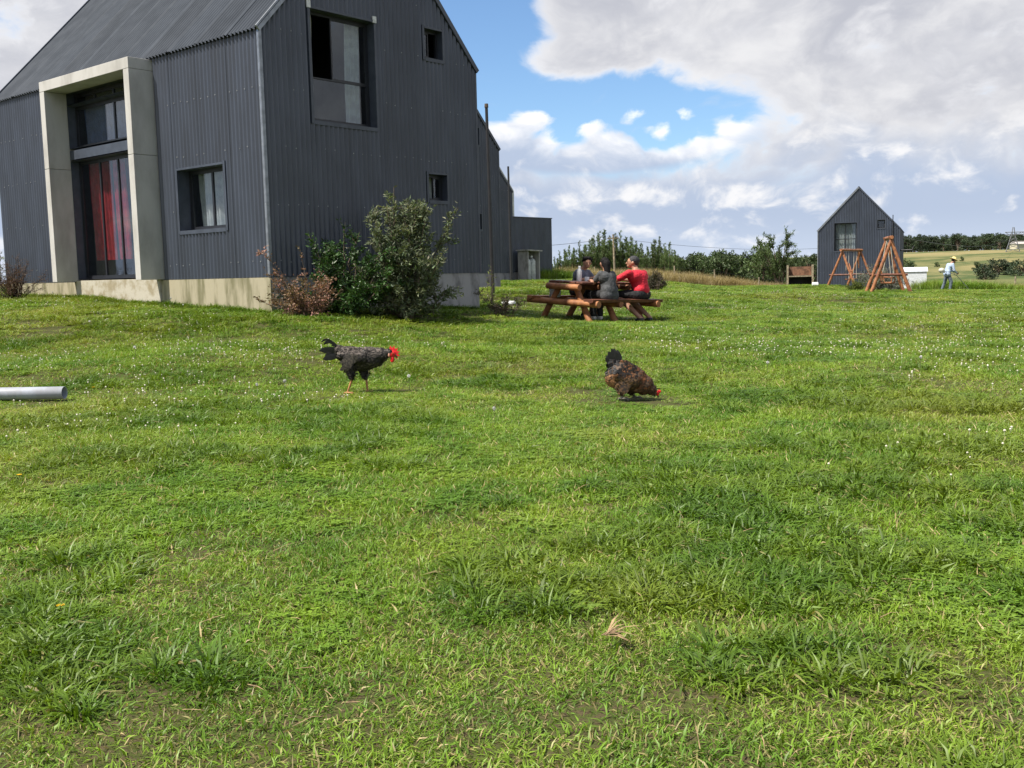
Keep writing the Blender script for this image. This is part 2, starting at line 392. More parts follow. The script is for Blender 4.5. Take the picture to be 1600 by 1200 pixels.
def seams(a, b, step, first=None):
    e = [a]; x = a+(first or step)
    while x < b-.25: e.append(x); x += step
    return e+[b]
def seams_p(full):
    return [0, .9, 1.80, 2.62, 3.30]+[6.22]+seams(6.22, LEN, .82)[1:] if full else seams(0, LEN, .845)
def wavy(mb, place, u0, u1, z0, z1, out, amp=.03, per=.11, n=6):
    """hanging cloth"""
    N = max(4, int((u1-u0)/per*n)); vs = []; fs = []
    ph = random.uniform(0, 6); 
    for i in range(N+1):
        u = u0+(u1-u0)*i/N; o = out+amp*math.sin(2*math.pi*u/per+ph+.6*math.sin(u*9))+.4*amp*math.sin(u*23+ph)
        for j in range(4): vs.append(place(u+.012*math.sin(j*1.7+u*20), z0+(z1-z0)*j/3, o*(1+.12*(3-j)/3)))
    for i in range(N):
        for j in range(3): fs.append((i*4+j, (i+1)*4+j, (i+1)*4+j+1, i*4+j+1))
    mb.add(vs, fs)
def window(house, place, u0, u1, z0, z1, cells, depth=.14, open_cell=None, curtains=(), trim_w=.05, name='window', curtain_mat=None, jambs=None):
    """folded steel trim ring on the wall (out = outward); dark frame set back; panes in cells [(a0,a1,b0,b1) fractions]"""
    def bx(mb, a0, a1, b0, b1, o0, o1):
        q = mb.smooth; mb.smooth = False
        vs = [place(u, z, o) for u in (a0, a1) for z in (b0, b1) for o in (o0, o1)]
        mb.add(vs, [(0, 1, 3, 2), (4, 6, 7, 5), (0, 4, 5, 1), (2, 3, 7, 6), (0, 2, 6, 4), (1, 5, 7, 3)]); mb.smooth = q
    t = trim_w; mb = MB()
    bx(mb, u0-t, u0, z0-t, z1+t, -depth-.06, .018); bx(mb, u1, u1+t, z0-t, z1+t, -depth-.06, .018)
    bx(mb, u0, u1, z0-t*1.3, z0, -depth-.06, .024); bx(mb, u0, u1, z1, z1+t*.7, -depth-.06, .022)
    w = mb.build(name, TRIM, house)
    f = .045
    fr = MB()
    bx(fr, u0+.001, u0+f, z0, z1, -depth-.05, -depth); bx(fr, u1-f, u1-.001, z0, z1, -depth-.05, -depth)
    bx(fr, u0+f, u1-f, z0+.001, z0+f, -depth-.05, -depth); bx(fr, u0+f, u1-f, z1-f, z1-.001, -depth-.05, -depth)
    iu0, iu1, iz0, iz1 = u0+f, u1-f, z0+f, z1-f
    eu = sorted({c[i] for c in cells for i in (0, 1)})[1:-1]
    for n_, c in enumerate(cells):
        a0, a1 = iu0+(iu1-iu0)*c[0], iu0+(iu1-iu0)*c[1]; b0, b1 = iz0+(iz1-iz0)*c[2], iz0+(iz1-iz0)*c[3]
        g = .024; o1 = -depth-.006-.002*n_
        if open_cell == n_: continue
        bx(fr, a0, a0+g, b0, b1, o1-.035, o1); bx(fr, a1-g, a1, b0, b1, o1-.035, o1)
        bx(fr, a0+g, a1-g, b0, b0+g, o1-.035, o1); bx(fr, a0+g, a1-g, b1-g, b1, o1-.035, o1)
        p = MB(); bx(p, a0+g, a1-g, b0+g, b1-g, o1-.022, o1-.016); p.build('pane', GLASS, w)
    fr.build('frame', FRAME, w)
    for (a0, a1, m_) in curtains:
        c = MB(); wavy(c, place, iu0+(iu1-iu0)*a0, iu0+(iu1-iu0)*a1, z0-.02, z1+.05, -depth-.17); c.build('curtain', m_, w)
    return w

def make_house(label, loc, rz, curtains_big, open_big=True, full=True, group='dark gabled houses'):
    h = thing('gabled_house', label, 'house', loc, rz, group)
    gp = lambda u, z, o: (u, -o, z)                # gable wall, outward -Y
    lp = lambda u, z, o: (-o, u, z)                # long wall, outward -X
    rp = lambda u, z, o: (W+o, u, z)
    bp = lambda u, z, o: (u, LEN+o, z)
    z = ZB
    GW = [(1.02, 2.42, 2.56+z, 4.36+z), (3.66, 4.13, 3.95+z, 4.47+z), (3.66, 4.15, 1.36+z, 1.84+z)]
    LW = [(1.12, 2.50, .84+z, 1.88+z)] if full else []
    door = [(3.30, 6.22, z, HC+z)] if full else []
    # cladding sheets: one object each
    t = rooftop; n = 0
    for a, b in zip(*(lambda s: (s[:-1], s[1:]))(seams(0, W, .845, .95))):
        corr_sheet(a, b, z, t, GW, gp, .0025*(n % 2)).build('cladding_sheet', CLAD, h); n += 1
    flat = lambda u: ZB+HC
    for a, b in zip(*(lambda s: (s[:-1], s[1:]))(seams_p(full))):
        if full and 3.2 < (a+b)/2 < 6.3 and b-a > 2: continue
        corr_sheet(a, b, z, flat, LW, lp, .0025*(n % 2)).build('cladding_sheet', CLAD, h); n += 1
    for pl, e, tp in ((rp, LEN, flat), (bp, W, t)):
        for a, b in zip(*(lambda s: (s[:-1], s[1:]))(seams(0, e, 1.7))):
            corr_sheet(a, b, z, tp, [], pl, 0., PITCHC, 4).build('cladding_sheet', CLAD, h)
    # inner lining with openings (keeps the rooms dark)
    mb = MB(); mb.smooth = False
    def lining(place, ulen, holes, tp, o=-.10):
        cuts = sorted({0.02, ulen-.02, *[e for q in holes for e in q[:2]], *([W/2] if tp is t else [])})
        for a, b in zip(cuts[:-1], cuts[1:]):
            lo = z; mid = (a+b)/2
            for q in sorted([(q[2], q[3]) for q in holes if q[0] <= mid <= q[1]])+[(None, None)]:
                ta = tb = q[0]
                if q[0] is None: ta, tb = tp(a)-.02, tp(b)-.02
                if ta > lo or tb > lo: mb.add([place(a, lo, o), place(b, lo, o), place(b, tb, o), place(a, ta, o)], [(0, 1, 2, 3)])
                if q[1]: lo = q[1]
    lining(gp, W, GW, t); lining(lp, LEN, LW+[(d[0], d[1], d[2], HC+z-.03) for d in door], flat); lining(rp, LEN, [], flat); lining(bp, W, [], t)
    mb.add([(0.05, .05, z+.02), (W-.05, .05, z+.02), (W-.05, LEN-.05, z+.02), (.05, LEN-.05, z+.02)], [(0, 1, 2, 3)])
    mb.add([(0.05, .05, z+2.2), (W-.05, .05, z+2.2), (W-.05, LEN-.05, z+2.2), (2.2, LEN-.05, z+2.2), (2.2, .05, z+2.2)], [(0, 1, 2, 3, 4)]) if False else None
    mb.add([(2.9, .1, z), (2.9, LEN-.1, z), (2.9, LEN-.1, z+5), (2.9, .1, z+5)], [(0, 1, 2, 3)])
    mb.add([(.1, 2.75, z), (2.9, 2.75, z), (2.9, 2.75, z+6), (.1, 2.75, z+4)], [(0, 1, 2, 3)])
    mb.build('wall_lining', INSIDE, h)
    # plinth
    q = MB(); q.smooth = False; q.b(.012, W-.012, .012, LEN-.012, -.75, z-.004)
    pl = q.build('plinth', CONC_G, h)
    if full:
        q = MB(); q.b(-.014, .006, -.010, 3.20, -.75, z-.006); q.build('plinth_face', CONC_Y, pl)
        q = MB(); q.b(-.012, .006, 6.26, LEN, -.75, z-.006); q.build('plinth_face', CONC_Y, pl)
        q = MB(); q.b(-.05, .16, 3.203, 6.257, -.75, z+.025); q.build('door_step', CONC_S, pl)
    # roof
    rf = MB(); 
    rf.path([(W/2, -.05, z+HC+APX+.02), (W/2, LEN+.05, z+HC+APX+.02)], .06, 8)
    roof = rf.build('roof', ROOFM, h)
    sl = math.hypot(W/2, APX); ca, sa = W/2/sl, APX/sl
    for side in (0, 1):
        def rpl(u, s_, o, side=side):
            x = ca*s_-sa*o; zz = sa*s_+ca*o
            return ((x if side == 0 else W-x), u, z+HC+zz+.012)
        for i, (a, b) in enumerate(zip(*(lambda s: (s[:-1], s[1:]))(seams(-.03, LEN+.03, .845)))):
            corr_sheet(a, b, -.07, lambda u: sl, [], rpl, .014+.004*(i % 2), PITCHC, 6 if side == 0 else 4).build('roof_sheet', ROOFM, roof)
            if side == 0 and full:   # lap rib where two sheets meet
                q = MB(); c0 = [Vector(rpl(a+dx, -.07, o)) for dx, o in ((-.030, .020), (0, .050), (.030, .020))]; c1 = [Vector(rpl(a+dx, sl-.03, o)) for dx, o in ((-.030, .020), (0, .050), (.030, .020))]
                q.add(c0+c1, [(0, 1, 4, 3), (1, 2, 5, 4)]); q.build('lap_rib', ROOFM, roof)
    # rake flashing and corner trims
    def bar(p0, p1, w_, d_, mt, name, par, upv=(0, 0, 1)):
        p0, p1 = Vector(p0), Vector(p1); t_ = (p1-p0).normalized(); s_ = t_.cross(Vector(upv)).normalized(); u_ = s_.cross(t_)
        q = MB(); q.smooth = False; vs = [p+s_*i*w_/2+u_*j*d_/2 for p in (p0, p1) for i in (-1, 1) for j in (-1, 1)]
        q.add(vs, [(0, 1, 3, 2), (4, 6, 7, 5), (0, 4, 5, 1), (2, 3, 7, 6), (0, 2, 6, 4), (1, 5, 7, 3)]); return q.build(name, mt, par)
    zt = z+HC
    for y in ((-.035,) if not full else (-.035, LEN+.035)):
        bar((-.05, y, zt-.035), (W/2, y, zt+APX+.02), .035, .10, SILV if y < 0 else TRIM, 'rake_flashing', roof)
        bar((W+.05, y, zt-.035), (W/2, y, zt+APX+.02), .035, .085, TRIM, 'rake_flashing', roof)
    for (x, y, mt_) in ((-.004, -.004, SILV), (W+.004, -.004, TRIM), (-.004, LEN, TRIM)):
        q = MB(); q.b(x-.018, x+.018, y-.018, y+.018, z+.004, zt-.02); sx = 1 if x < 1 else -1; sy = 1 if y < 1 else -1
        q.b(x-.0195*sx, x+.034*sx, y-.0225*sy, y-.0155*sy, z+.004, zt-.02); q.b(x-.0225*sx, x-.0155*sx, y-.0155*sy, y+.034*sy, z+.004, zt-.02)
        q.build('corner_trim', mt_, h)
    # windows
    big = [(0, .5, .42, 1), (.5, 1, .42, 1), (0, .5, 0, .42), (.5, 1, 0, .42)] if not open_big else [(0, .43, .41, 1), (.40, 1, .41, 1), (0, 1, 0, .41)]
    window(h, gp, *GW[0], big, .16, 0 if open_big else None, curtains_big)
    window(h, gp, *GW[1], [(0, 1, 0, 1)] if not open_big else [(0, .5, 0, 1)], .12)
    window(h, gp, *GW[2], [(0, 1, 0, 1)] if not open_big else [(.5, 1, 0, 1)], .12, curtains=((.62, .85, CURT),))
    if open_big:
        q = MB(); q.b(.955, 1.03, -.03, -.005, GW[0][3]+.0, GW[0][3]+.17); q.build('sealant_patch', WHITEF, h)
        q = MB(); q.b(2.39, 2.47, -.034, -.005, GW[0][3]-.01, GW[0][3]+.10); q.build('sealant_patch', WHITEF, h)
        q = MB(); q.b(1.055, 1.075, .165, .20, GW[0][2]+.82, GW[0][3]-.05); q.build('window_jamb', WHITEF, h)
    if full:
        window(h, lp, *LW[0], [(0, .5, 0, 1), (.5, 1, 0, 1)], .22, None, ((0.0, 1.0, CURT),))
    # fixing screws
    q = MB(); 
    for r_ in range(8):
        zz = z+.25+r_*.92
        for i in range(int(W/.204)):
            u = i*.204; 
            if zz < rooftop(u)-.2 and random.random() < .62 and not any(g[0]-.05 < u < g[1]+.05 and g[2]-.08 < zz < g[3]+.08 for g in GW):
                q.box((u, -AMP-.004, zz+random.uniform(-.02, .02)), (.014, .008, .014))
        if zz < zt-.1 and full:
            for i in range(int(LEN/.204)):
                u = i*.204
                if random.random() < .62 and not any(g[0]-.05 < u < g[1]+.05 and g[2]-.08 < zz < g[3]+.08 for g in LW) and not 3 < u < 6.5:
                    q.box((-AMP-.004, u, zz+random.uniform(-.02, .02)), (.008, .014, .014))
    q.build('screw_heads', SCREW, h, kind='stuff')
    return h
YAW = math.pi/2-.7035
C1 = (-3.8346, 16.5157, 1.12+.0367-ZB)
house = make_house('near dark corrugated house with concrete door portal and red curtains', C1, YAW, ((0.02, .2, CURT), (.72, .98, CURT)))
# portal, doors and upper glazing of the near house
def portal(h):
    z = ZB
    def blk(x0, x1, y0, y1, z0, z1, name='concrete_panel', m_=CONC_P, par=None):
        q = MB(); q.smooth = False; q.b(x0, x1, y0, y1, z0, z1); o = q.build(name, m_, par or p)
        bv = o.modifiers.new('b', 'BEVEL'); bv.width = .006; bv.segments = 2; return o
    q = MB(); q.b(-.455, .20, 3.12, 6.41, z+3.66, z+3.85); p = q.build('door_portal', CONC_P, h)
    bv = p.modifiers.new('b', 'BEVEL'); bv.width = .006; bv.segments = 2
    for y0, y1 in ((3.12, 3.30), (6.23, 6.41)):
        blk(-.455, .20, y0, y1, z+.005, z+2.19); blk(-.455, .20, y0, y1, z+2.196, z+3.656)
    lp = lambda u, zz, o: (-o, u, zz)
    # glazing wall at x=.165
    dr = window(h, lp, 3.31, 6.22, z+.05, z+2.36, [(0, .25, 0, 1), (.25, .5, 0, 1), (.5, .74, 0, 1), (.74, 1, 0, 1)], -.155+.30, None, (), .001, 'patio_door')
    for a0, a1 in ((3.32, 4.20), (4.30, 4.66), (4.86, 5.34), (5.42, 6.18)):
        c = MB(); wavy(c, lp, a0, a1, z+.42, z+2.34, -.36, .03, .10); c.build('red_curtain', CURTR, dr)
    window(h, lp, 3.31, 6.22, z+2.60, z+3.42, [(0, .5, 0, 1), (.5, 1, 0, 1)], .145, None, ((0, .36, CURT), (.4, .98, CLOTHB)), .001, 'fixed_window')
    window(h, lp, 3.31, 6.22, z+3.435, z+3.655, [(0, .25, 0, 1), (.25, .5, 0, 1), (.5, .75, 0, 1), (.75, 1, 0, 1)], .145, None, (), .001, 'top_light')
    q = MB(); q.b(-.02, .19, 3.305, 6.225, z+2.385, z+2.56); q.build('shutter_box', TRIM, h)
    q = MB(); q.b(.06, .19, 3.305, 6.225, z+2.362, z+2.384); q.build('shutter_rail', TRIM, h)
portal(house)
C2 = (-.272-.647*W, 33-.7625*W, 1.0)
house2 = make_house('dark corrugated gable house just behind the near house, beside tall black pipe', (C2[0], C2[1], 1.157-ZB), YAW, ((.02, .3, CURT),), False, False)
C3 = (.19-.647*W, 50-.7625*W, 1.157-ZB)
house3 = make_house('third dark gable house in the row with low flat annex', C3, YAW, (), False, False)
q = MB(); q.smooth = False   # pale gable parapet showing past the dark cladding
z_ = ZB; a_ = [(.5, 0), (W+.30, 0), (W+.30, HC+.05), (W/2+.2, HC+APX+.18), (.5, HC-1)]
q.add([(x, y, z_+zz) for y in (.10, .28) for x, zz in a_], [(0, 1, 2, 3, 4), (9, 8, 7, 6, 5)]+[(i, i+5, (i+1) % 5+5, (i+1) % 5) for i in range(5)])
q.build('parapet_wall', WHITEC, house3)
def annex(h):
    x0, x1, y0, y1 = W+.02, W+3.1, .02, 3.2; z = ZB; zt = z+2.68
    q = MB(); q.b(x0, x1-.02, y0+.02, y1, -.6, zt-.02); a = q.build('annex', CONC_G, h)
    for i, (u0, u1) in enumerate(zip((0, .8, 1.6, 2.4), (.8, 1.6, 2.4, 3.08))):
        corr_sheet(u0, u1, z+.03, lambda u: zt, [], lambda u, zz, o: (x0+u, y0-o, zz), .003*(i % 2)).build('cladding_sheet', CLAD, a)
        corr_sheet(u0, u1, z+.03, lambda u: zt, [], lambda u, zz, o: (x1+o, y0+u, zz), .003*(i % 2)).build('cladding_sheet', CLAD, a)
    q = MB(); q.b(x0, x1+.04, y0-.04, y1, zt, zt+.04); q.build('roof_capping', TRIM, a)
    for xx in (.45, 1.05):
        q = MB(); q.path([(x0+xx, 1, zt), (x0+xx-.12, 1, zt+.75)], .035, 8); q.build('vent_pipe', METB, a)
annex(house3)
# far house on the right: same design, facing the camera, its foot below the crest of the lawn
def U(px, py, Y):
    d = fw+rt*((px-800)/F)+up*((600-py)/F); d = d/d.y*Y; return d+Vector((0, 0, EYE))
fl = U(1278, 361, 67.6); frr = U(1399, 353.5, 65.8)
far_rz = math.atan2(frr.y-fl.y, frr.x-fl.x)
house4 = make_house('distant dark gable house on the right behind the log swings', (fl.x, fl.y, fl.z-HC-ZB), far_rz, ((.03, .97, CURT),), False, False)
q = MB(); q.path([(W+.02, .1, ZB+2.5), (W+.75, .1, ZB+2.5), (W+.85, .1, ZB+2.75)], .05, 8); q.build('flue_pipe', METB, house4)
q = MB(); q.path([(W-.42, -.06, .2), (W-.42, -.06, ZB+4.75)], .03, 6); q.build('drain_pipe', METB, house4)

# ------------------------------------------------------------------ poles, wires, fence
def pole(p0, p1, r0, r1, name, label, cat, mt, group=None, cap=True):
    base = Vector(p0); t = thing(name, label, cat, base, group=group)
    q = MB(); q.path([Vector((0, 0, -.1)), (Vector(p1)-base)*.5, Vector(p1)-base], [r0, (r0+r1)/2, r1], 10); q.build('shaft', mt, t)
    if cap:
        q = MB(); q.path([Vector(p1)-base, Vector(p1)-base+Vector((0, 0, .09))], [r1*1.35, r1*1.2], 10); q.build('pipe_cap', BARK, t)
    return t
p = U(770, 441, 25.5); pole((p.x, p.y, gz1(p.x, p.y)-.1), U(760, 168, 25.5), .05, .038, 'vent_pole', 'tall leaning black pipe at the corner of the second house', 'pipe', METB)
p = U(799, 437, 46); pole((p.x, p.y, gz1(p.x, p.y)-.1), U(794, 260, 46), .07, .045, 'vent_pole', 'thin black pipe before the third house, left of the gas cabinet', 'pipe', METB, cap=False)
p = U(961, 428, 64); pp = pole((p.x, p.y, gz1(p.x, p.y)), U(958, 366, 64), .07, .055, 'utility_pole', 'pale wooden utility pole standing in front of the young pines', 'pole', POSTM, cap=False)
q = MB(); q.box(U(958, 372, 64)-pp.location, (.7, .06, .06)); q.build('cross_arm', POSTM, pp)
def wire(a, b, sag, label, r_=.012, n=24):
    a, b = Vector(a), Vector(b); mb = MB()
    mb.path([a.lerp(b, i/n)-Vector((0, 0, sag*4*(i/n)*(1-i/n))) for i in range(n+1)], r_, 5)
    return mb.build('power_line', METB, None, label, 'wire', 'overhead wires')
wire(U(700, 386, 64), U(958, 372, 64), .25, 'overhead wire left of the wooden utility pole')
wire(U(958, 372, 64), U(1330, 384, 90), .5, 'overhead wire from the utility pole to the distant gable house', .010)
wire(U(1399, 369, 68), U(1575, 373, 250), 1.2, 'overhead wire from the distant house to the lattice pylon', .02)
wire(U(1560, 376, 250), U(1700, 362, 250), 1., 'overhead wire hanging on the lattice pylon', .06)

def fence():
    t = thing('wire_fence', 'low wire fence on thin wooden posts along the dry grass', 'fence', (20, 72, -.5))
    xs = [3.5, 5.5, 8, 10.6, 13.2, 16, 19, 30.5, 33, 35.5, 38, 41, 44, 47]; tops = []
    for i, x in enumerate(xs):
        y = 66 if x < 25 else 62; zz = gz1(x, y); h_ = 1.15+random.uniform(-.1, .1); q = MB(); b = Vector((x, y, zz))-t.location; e = b+Vector((random.uniform(-.06, .06), 0, h_))
        q.path([b-Vector((0, 0, .2)), e], [.055, .045], 7); q.build('post', POSTM, t); tops.append((b, e, x))
    for k_ in (.35, .65, .92):
        for (b0, e0, x0), (b1, e1, x1) in zip(tops[:-1], tops[1:]):
            if x0 < 25 < x1: continue
            q = MB(); q.path([b0.lerp(e0, k_), b1.lerp(e1, k_)], .006, 4); q.build('wire', METB, t)
fence()

def pylon():
    b = U(1590, 402, 250); b.z = gz1(b.x, b.y)
    t = thing('lattice_pylon', 'steel lattice power pylon on the hill at the right edge', 'pylon', b)
    top = U(1583, 355, 250).z-b.z; steel = mat('pylon_steel', (.16, .17, .19), .6)
    def leg(x, s):
        q = MB()
        for dx in (-.5, .5):
            q.path([(x+dx*2.6*1.3, 0, 0), (x+dx*.7, 0, top*.72), (x+dx*.3, 0, top*(1 if s else .8))], .11, 5)
        zs = np.linspace(0, top*.72, 6)
        for i in range(5):
            w0 = 1.7-1.35*i/5; w1 = 1.7-1.35*(i+1)/5
            q.path([(x-w0, 0, zs[i]), (x+w1, 0, zs[i+1])], .06, 4); q.path([(x+w0, 0, zs[i]), (x-w1, 0, zs[i+1])], .06, 4)
        q.build('mast', steel, t)
    leg(-1.2, True); leg(5.2, True)
    q = MB()
    for zz in (top*.70, top*.80): q.path([(-3.2, 0, zz), (9, 0, zz)], .10, 5)
    for i in range(12): q.path([(-3.2+i, 0, top*(.70 if i % 2 else .80)), (-2.2+i, 0, top*(.80 if i % 2 else .70))], .06, 4)
    q.build('cross_arm', steel, t)
pylon()

# ------------------------------------------------------------------ picnic table
def on_ground(px, py, Y, dz=0.):
    p = U(px, py, Y); return Vector((p.x, p.y, gz1(p.x, p.y)+dz))
TX, TY, TYAW = 1.66, 20.73, R(45)
def tz(x, y): c, s = math.cos(TYAW), math.sin(TYAW); return Vector((TX+c*x-s*y, TY+s*x+c*y, 0))
table = thing('picnic_table', 'rustic log picnic table with fixed benches on the lawn', 'table', (TX, TY, gz1(TX, TY)))
ga = gz1(*tz(-.9, 0)[:2]); gb = gz1(*tz(.9, 0)[:2]); gc = gz1(*tz(0, -.7)[:2]); gd = gz1(*tz(0, .7)[:2])
TROT = Euler((math.atan2(gd-gc, 1.4)*.8, -math.atan2(gb-ga, 1.8)*.8, 0)).to_matrix().to_4x4()
table.matrix_world = Matrix.Translation((TX, TY, (ga+gb+gc+gd)/4)) @ Matrix.Rotation(TYAW, 4, 'Z') @ TROT
TM = table.matrix_world.copy()
def make_table(t):
    def lg(name, a, b, r0, r1=None, m_=WOOD):
        q = MB(); q.log(a, b, r0, r1); o = q.build(name, [m_], t); return o
    for i, x in enumerate((-.80, -.04, .82)):
        for s in (-1, 1):
            lg('leg', (x, s*.66, -.06), (x, s*.20, .69), .066, .055)
        y1 = .93 if i != 1 else .86
        lg('bench_beam', (x+(-.125 if i < 2 else .125), -y1, .365), (x+(-.125 if i < 2 else .125), y1, .365), .066, .058)
        lg('top_beam', (x-.12*(1 if i < 2 else -1), -.42, .665), (x-.12*(1 if i < 2 else -1), .42, .665), .062)
    for s in (-1, 1):     # benches: two half-round planks each
        for k_, dy in enumerate((.0, .155)):
            q = MB(); y = s*(.645+dy); n = 9; rs = []
            x0, x1 = -1.0+random.uniform(-.04, .04), 1.16+random.uniform(-.03, .03)
            for i in range(6):
                x = x0+(x1-x0)*i/5; wv = 1+random.uniform(-.03, .03)
                rs.append([(x, y+.076*wv*math.cos(a), .432+(.022 if math.sin(a) > -.01 else .045*math.sin(a))) for a in [2*math.pi*(j+.5)/n for j in range(n)]])
            q.smooth = False; q.rings(rs); q.build('bench_plank', [WOODD if s < 0 else WOOD], t)
    for k_ in range(5):
        q = MB(); y = -.36+k_*.18; e = random.uniform(-.03, .03)
        q.box((e, y, .751), (1.72, .165, .045)); o = q.build('top_plank', [WOODD], t)
        bv = o.modifiers.new('b', 'BEVEL'); bv.width = .012; bv.segments = 2
make_table(table)
def on_table(o, x, y, z, rz=0.): o.matrix_world = TM @ Matrix.Translation((x, y, z)) @ Matrix.Rotation(rz, 4, 'Z')
WHITE = mat('white_enamel', (.75, .76, .78), .35, .06)
bt = thing('water_bottle', 'tall white bottle standing at the left end of the picnic table', 'bottle')
q = MB(); q.path([(0, 0, 0), (0, 0, .01), (0, 0, .20), (0, 0, .235), (0, 0, .25)], [.046, .05, .05, .036, .028], 16); q.build('flask', WHITE, bt)
q = MB(); q.path([(0, 0, .252), (0, 0, .29), (0, 0, .30)], [.026, .026, .018], 14); q.build('cap', WHITE, bt)
on_table(bt, -.56, -.08, .7745)
cu = thing('mug', 'white mug on the picnic table in front of the boy', 'mug')
q = MB(); q.path([(0, 0, 0), (0, 0, .09), (0, 0, .088), (0, 0, .01)], [.042, .045, .040, .036], 16, (True, True)); q.build('cup', WHITE, cu)
q = MB(); q.path([(.042, 0, .02), (.075, 0, .03), (.075, 0, .065), (.042, 0, .075)], .006, 6); q.build('handle', WHITE, cu)
on_table(cu, -.30, -.06, .7745)
cl = MB(); N = 9; vs = []; fs = []
for i in range(N):
    for j in range(N):
        u, v = i/(N-1), j/(N-1); x = -.80+u*.36; y = .30+v*.36
        drop = max(0, y-.475); zz = .779+.002*math.sin(9*u+7*v)
        vs.append((x+.02*math.sin(v*9)*(drop > 0), min(y, .478)+.02*math.sin(u*14)*(drop > 0)+(.012 if drop > 0 else 0), zz-drop*1.9))
for i in range(N-1):
    for j in range(N-1): fs.append((i*N+j, (i+1)*N+j, (i+1)*N+j+1, i*N+j+1))
cl.add(vs, fs); CLOTH = mat('white_cloth', (.62, .64, .68), .9, .1)
o = cl.build('napkin', CLOTH, None, 'white cloth hanging over the far edge of the picnic table', 'cloth'); o.matrix_world = TM
so_ = o.modifiers.new('s', 'SOLIDIFY'); so_.thickness = .003; so_.offset = 1

# ------------------------------------------------------------------ people
SKIN = mat('skin', (.36, .19, .125), .55, .1, 20.)
HAIRB = mat('black_hair', (.007, .006, .007), .75, .3, 60., .4, 90., spec=.2)
HAIRG = mat('greying_hair', (.028, .029, .034), .7, .4, 60., .6, 90.)
def remesh(o, vox=.009, it=4):
    r_ = o.modifiers.new('r', 'REMESH'); r_.mode = 'VOXEL'; r_.voxel_size = vox; r_.use_smooth_shade = True
    s_ = o.modifiers.new('s', 'SMOOTH'); s_.factor = .5; s_.iterations = it
def fold(o, strength=.008, size=.09):
    tx = bpy.data.textures.get('fold') or bpy.data.textures.new('fold', 'CLOUDS'); tx.noise_scale = size
    d = o.modifiers.new('d', 'DISPLACE'); d.texture = tx; d.strength = strength; d.texture_coords = 'LOCAL'; d.mid_level = .5
def person(label, mw, J, shirt, lower, sleeve, leg_cover, hair, shoe, extra=None, shirt_len=0., vox=.0095, legs_m=None):
    """J: joints in a frame facing +Y; sleeve 0..1 share of the arm covered; leg_cover 0..2"""
    t = thing('person', label, 'person'); t.matrix_world = mw
    V_ = lambda k_: Vector(J[k_])
    q = MB()
    pel, che, nek, hed = V_('pelvis'), V_('chest'), V_('neck'), V_('head')
    q.cap(pel+Vector((-.07, 0, 0)), pel+Vector((.07, 0, 0)), .105, .105); q.cap(pel, che, .12, .125)
    q.cap(che+Vector((-.075, 0, .02)), che+Vector((.075, 0, .02)), .105, .105); q.cap(che, nek, .10, .06); q.cap(nek, hed-Vector((0, 0, .03)), .052, .055)
    fd = Vector(J.get('face', (0, 1, 0))).normalized(); rx = fd.cross(Vector((0, 0, 1))).normalized()
    q.ell(hed, (.075, .092, .112), rot=(0, 0, math.atan2(fd.y, fd.x)-math.pi/2)); q.cap(hed+fd*.04-Vector((0, 0, .06)), hed+fd*.055-Vector((0, 0, .065)), .045, .038)
    q.cap(hed+fd*.088+Vector((0, 0, .01)), hed+fd*.105-Vector((0, 0, .022)), .009, .014)
    for s in (-1, 1): q.ell(hed+rx*s*.078-Vector((0, 0, .01)), (.012, .022, .032))
    for S, s in (('L', -1), ('R', 1)):
        sh, el, wr = V_('sh'+S), V_('el'+S), V_('wr'+S); hi, kn, an, to = V_('hip'+S), V_('kn'+S), V_('an'+S), V_('toe'+S)
        q.cap(sh, el, .052, .042); q.cap(el, wr, .042, .027)
        hd = (wr-el).normalized(); hand = Vector(J.get('hd'+S, tuple(hd))).normalized(); side = hand.cross(Vector((0, 0, 1))).normalized()*(-s)
        if side.length < .1: side = Vector((1, 0, 0))
        q.cap(wr, wr+hand*.06, .028, .032); pa = wr+hand*.085
        for f_, (off, L) in enumerate(((-.028, .058), (-.010, .070), (.010, .066), (.028, .05))):
            b = pa+side*off; k1 = b+hand*L*.55; q.cap(b-hand*.03, k1, .0105, .010, 8); q.cap(k1, k1+(hand*.7-Vector((0, 0, .6)))*L*.5, .010, .009, 8)
        tb = wr+hand*.03-side*.03; q.cap(tb, tb+(hand-side*.8).normalized()*.055, .013, .010, 8)
        q.cap(pel+(hi-pel)*.6, kn, .085, .058); q.cap(kn, kn.lerp(an, .35), .056, .058); q.cap(kn.lerp(an, .35), an, .058, .036); q.cap(an-Vector((0, 0, .03)), to, .038, .034)
    body = q.build('body', SKIN, t); remesh(body, vox, 3)
    # clothing
    q = MB(); g = .016
    hr = .115 if shirt_len >= 0 else .088
    q.cap(pel+Vector((-.06, 0, .075)), pel+Vector((.06, 0, .075)), hr+g, hr+g); q.cap(pel+Vector((0, 0, .06)), che, hr+.02+g, .14+g)
    q.cap(che+Vector((-.08, 0, .02)), che+Vector((.08, 0, .02)), .115+g, .115+g); q.cap(che, nek-Vector((0, 0, .02)), .11, .06)
    for S in 'LR':
        sh, el, wr = V_('sh'+S), V_('el'+S), V_('wr'+S); q.cap(che.lerp(sh, .6), sh, .07, .068)
        if sleeve <= .5: q.cap(sh, sh.lerp(el, sleeve*2), .067, .062)
        else: q.cap(sh, el, .068, .056); q.cap(el, el.lerp(wr, (sleeve-.5)*2), .056, .042)
    if shirt_len > 0: q.cap(pel+Vector((-.07, -.01, -shirt_len)), pel+Vector((.07, -.01, -shirt_len)), .12+g, .12+g)
    o = q.build('shirt', shirt, t); remesh(o, .011, 6); fold(o, .012, .10)
    q = MB(); q.cap(pel+Vector((-.07, 0, -.01)), pel+Vector((.07, 0, -.01)), .118, .118)
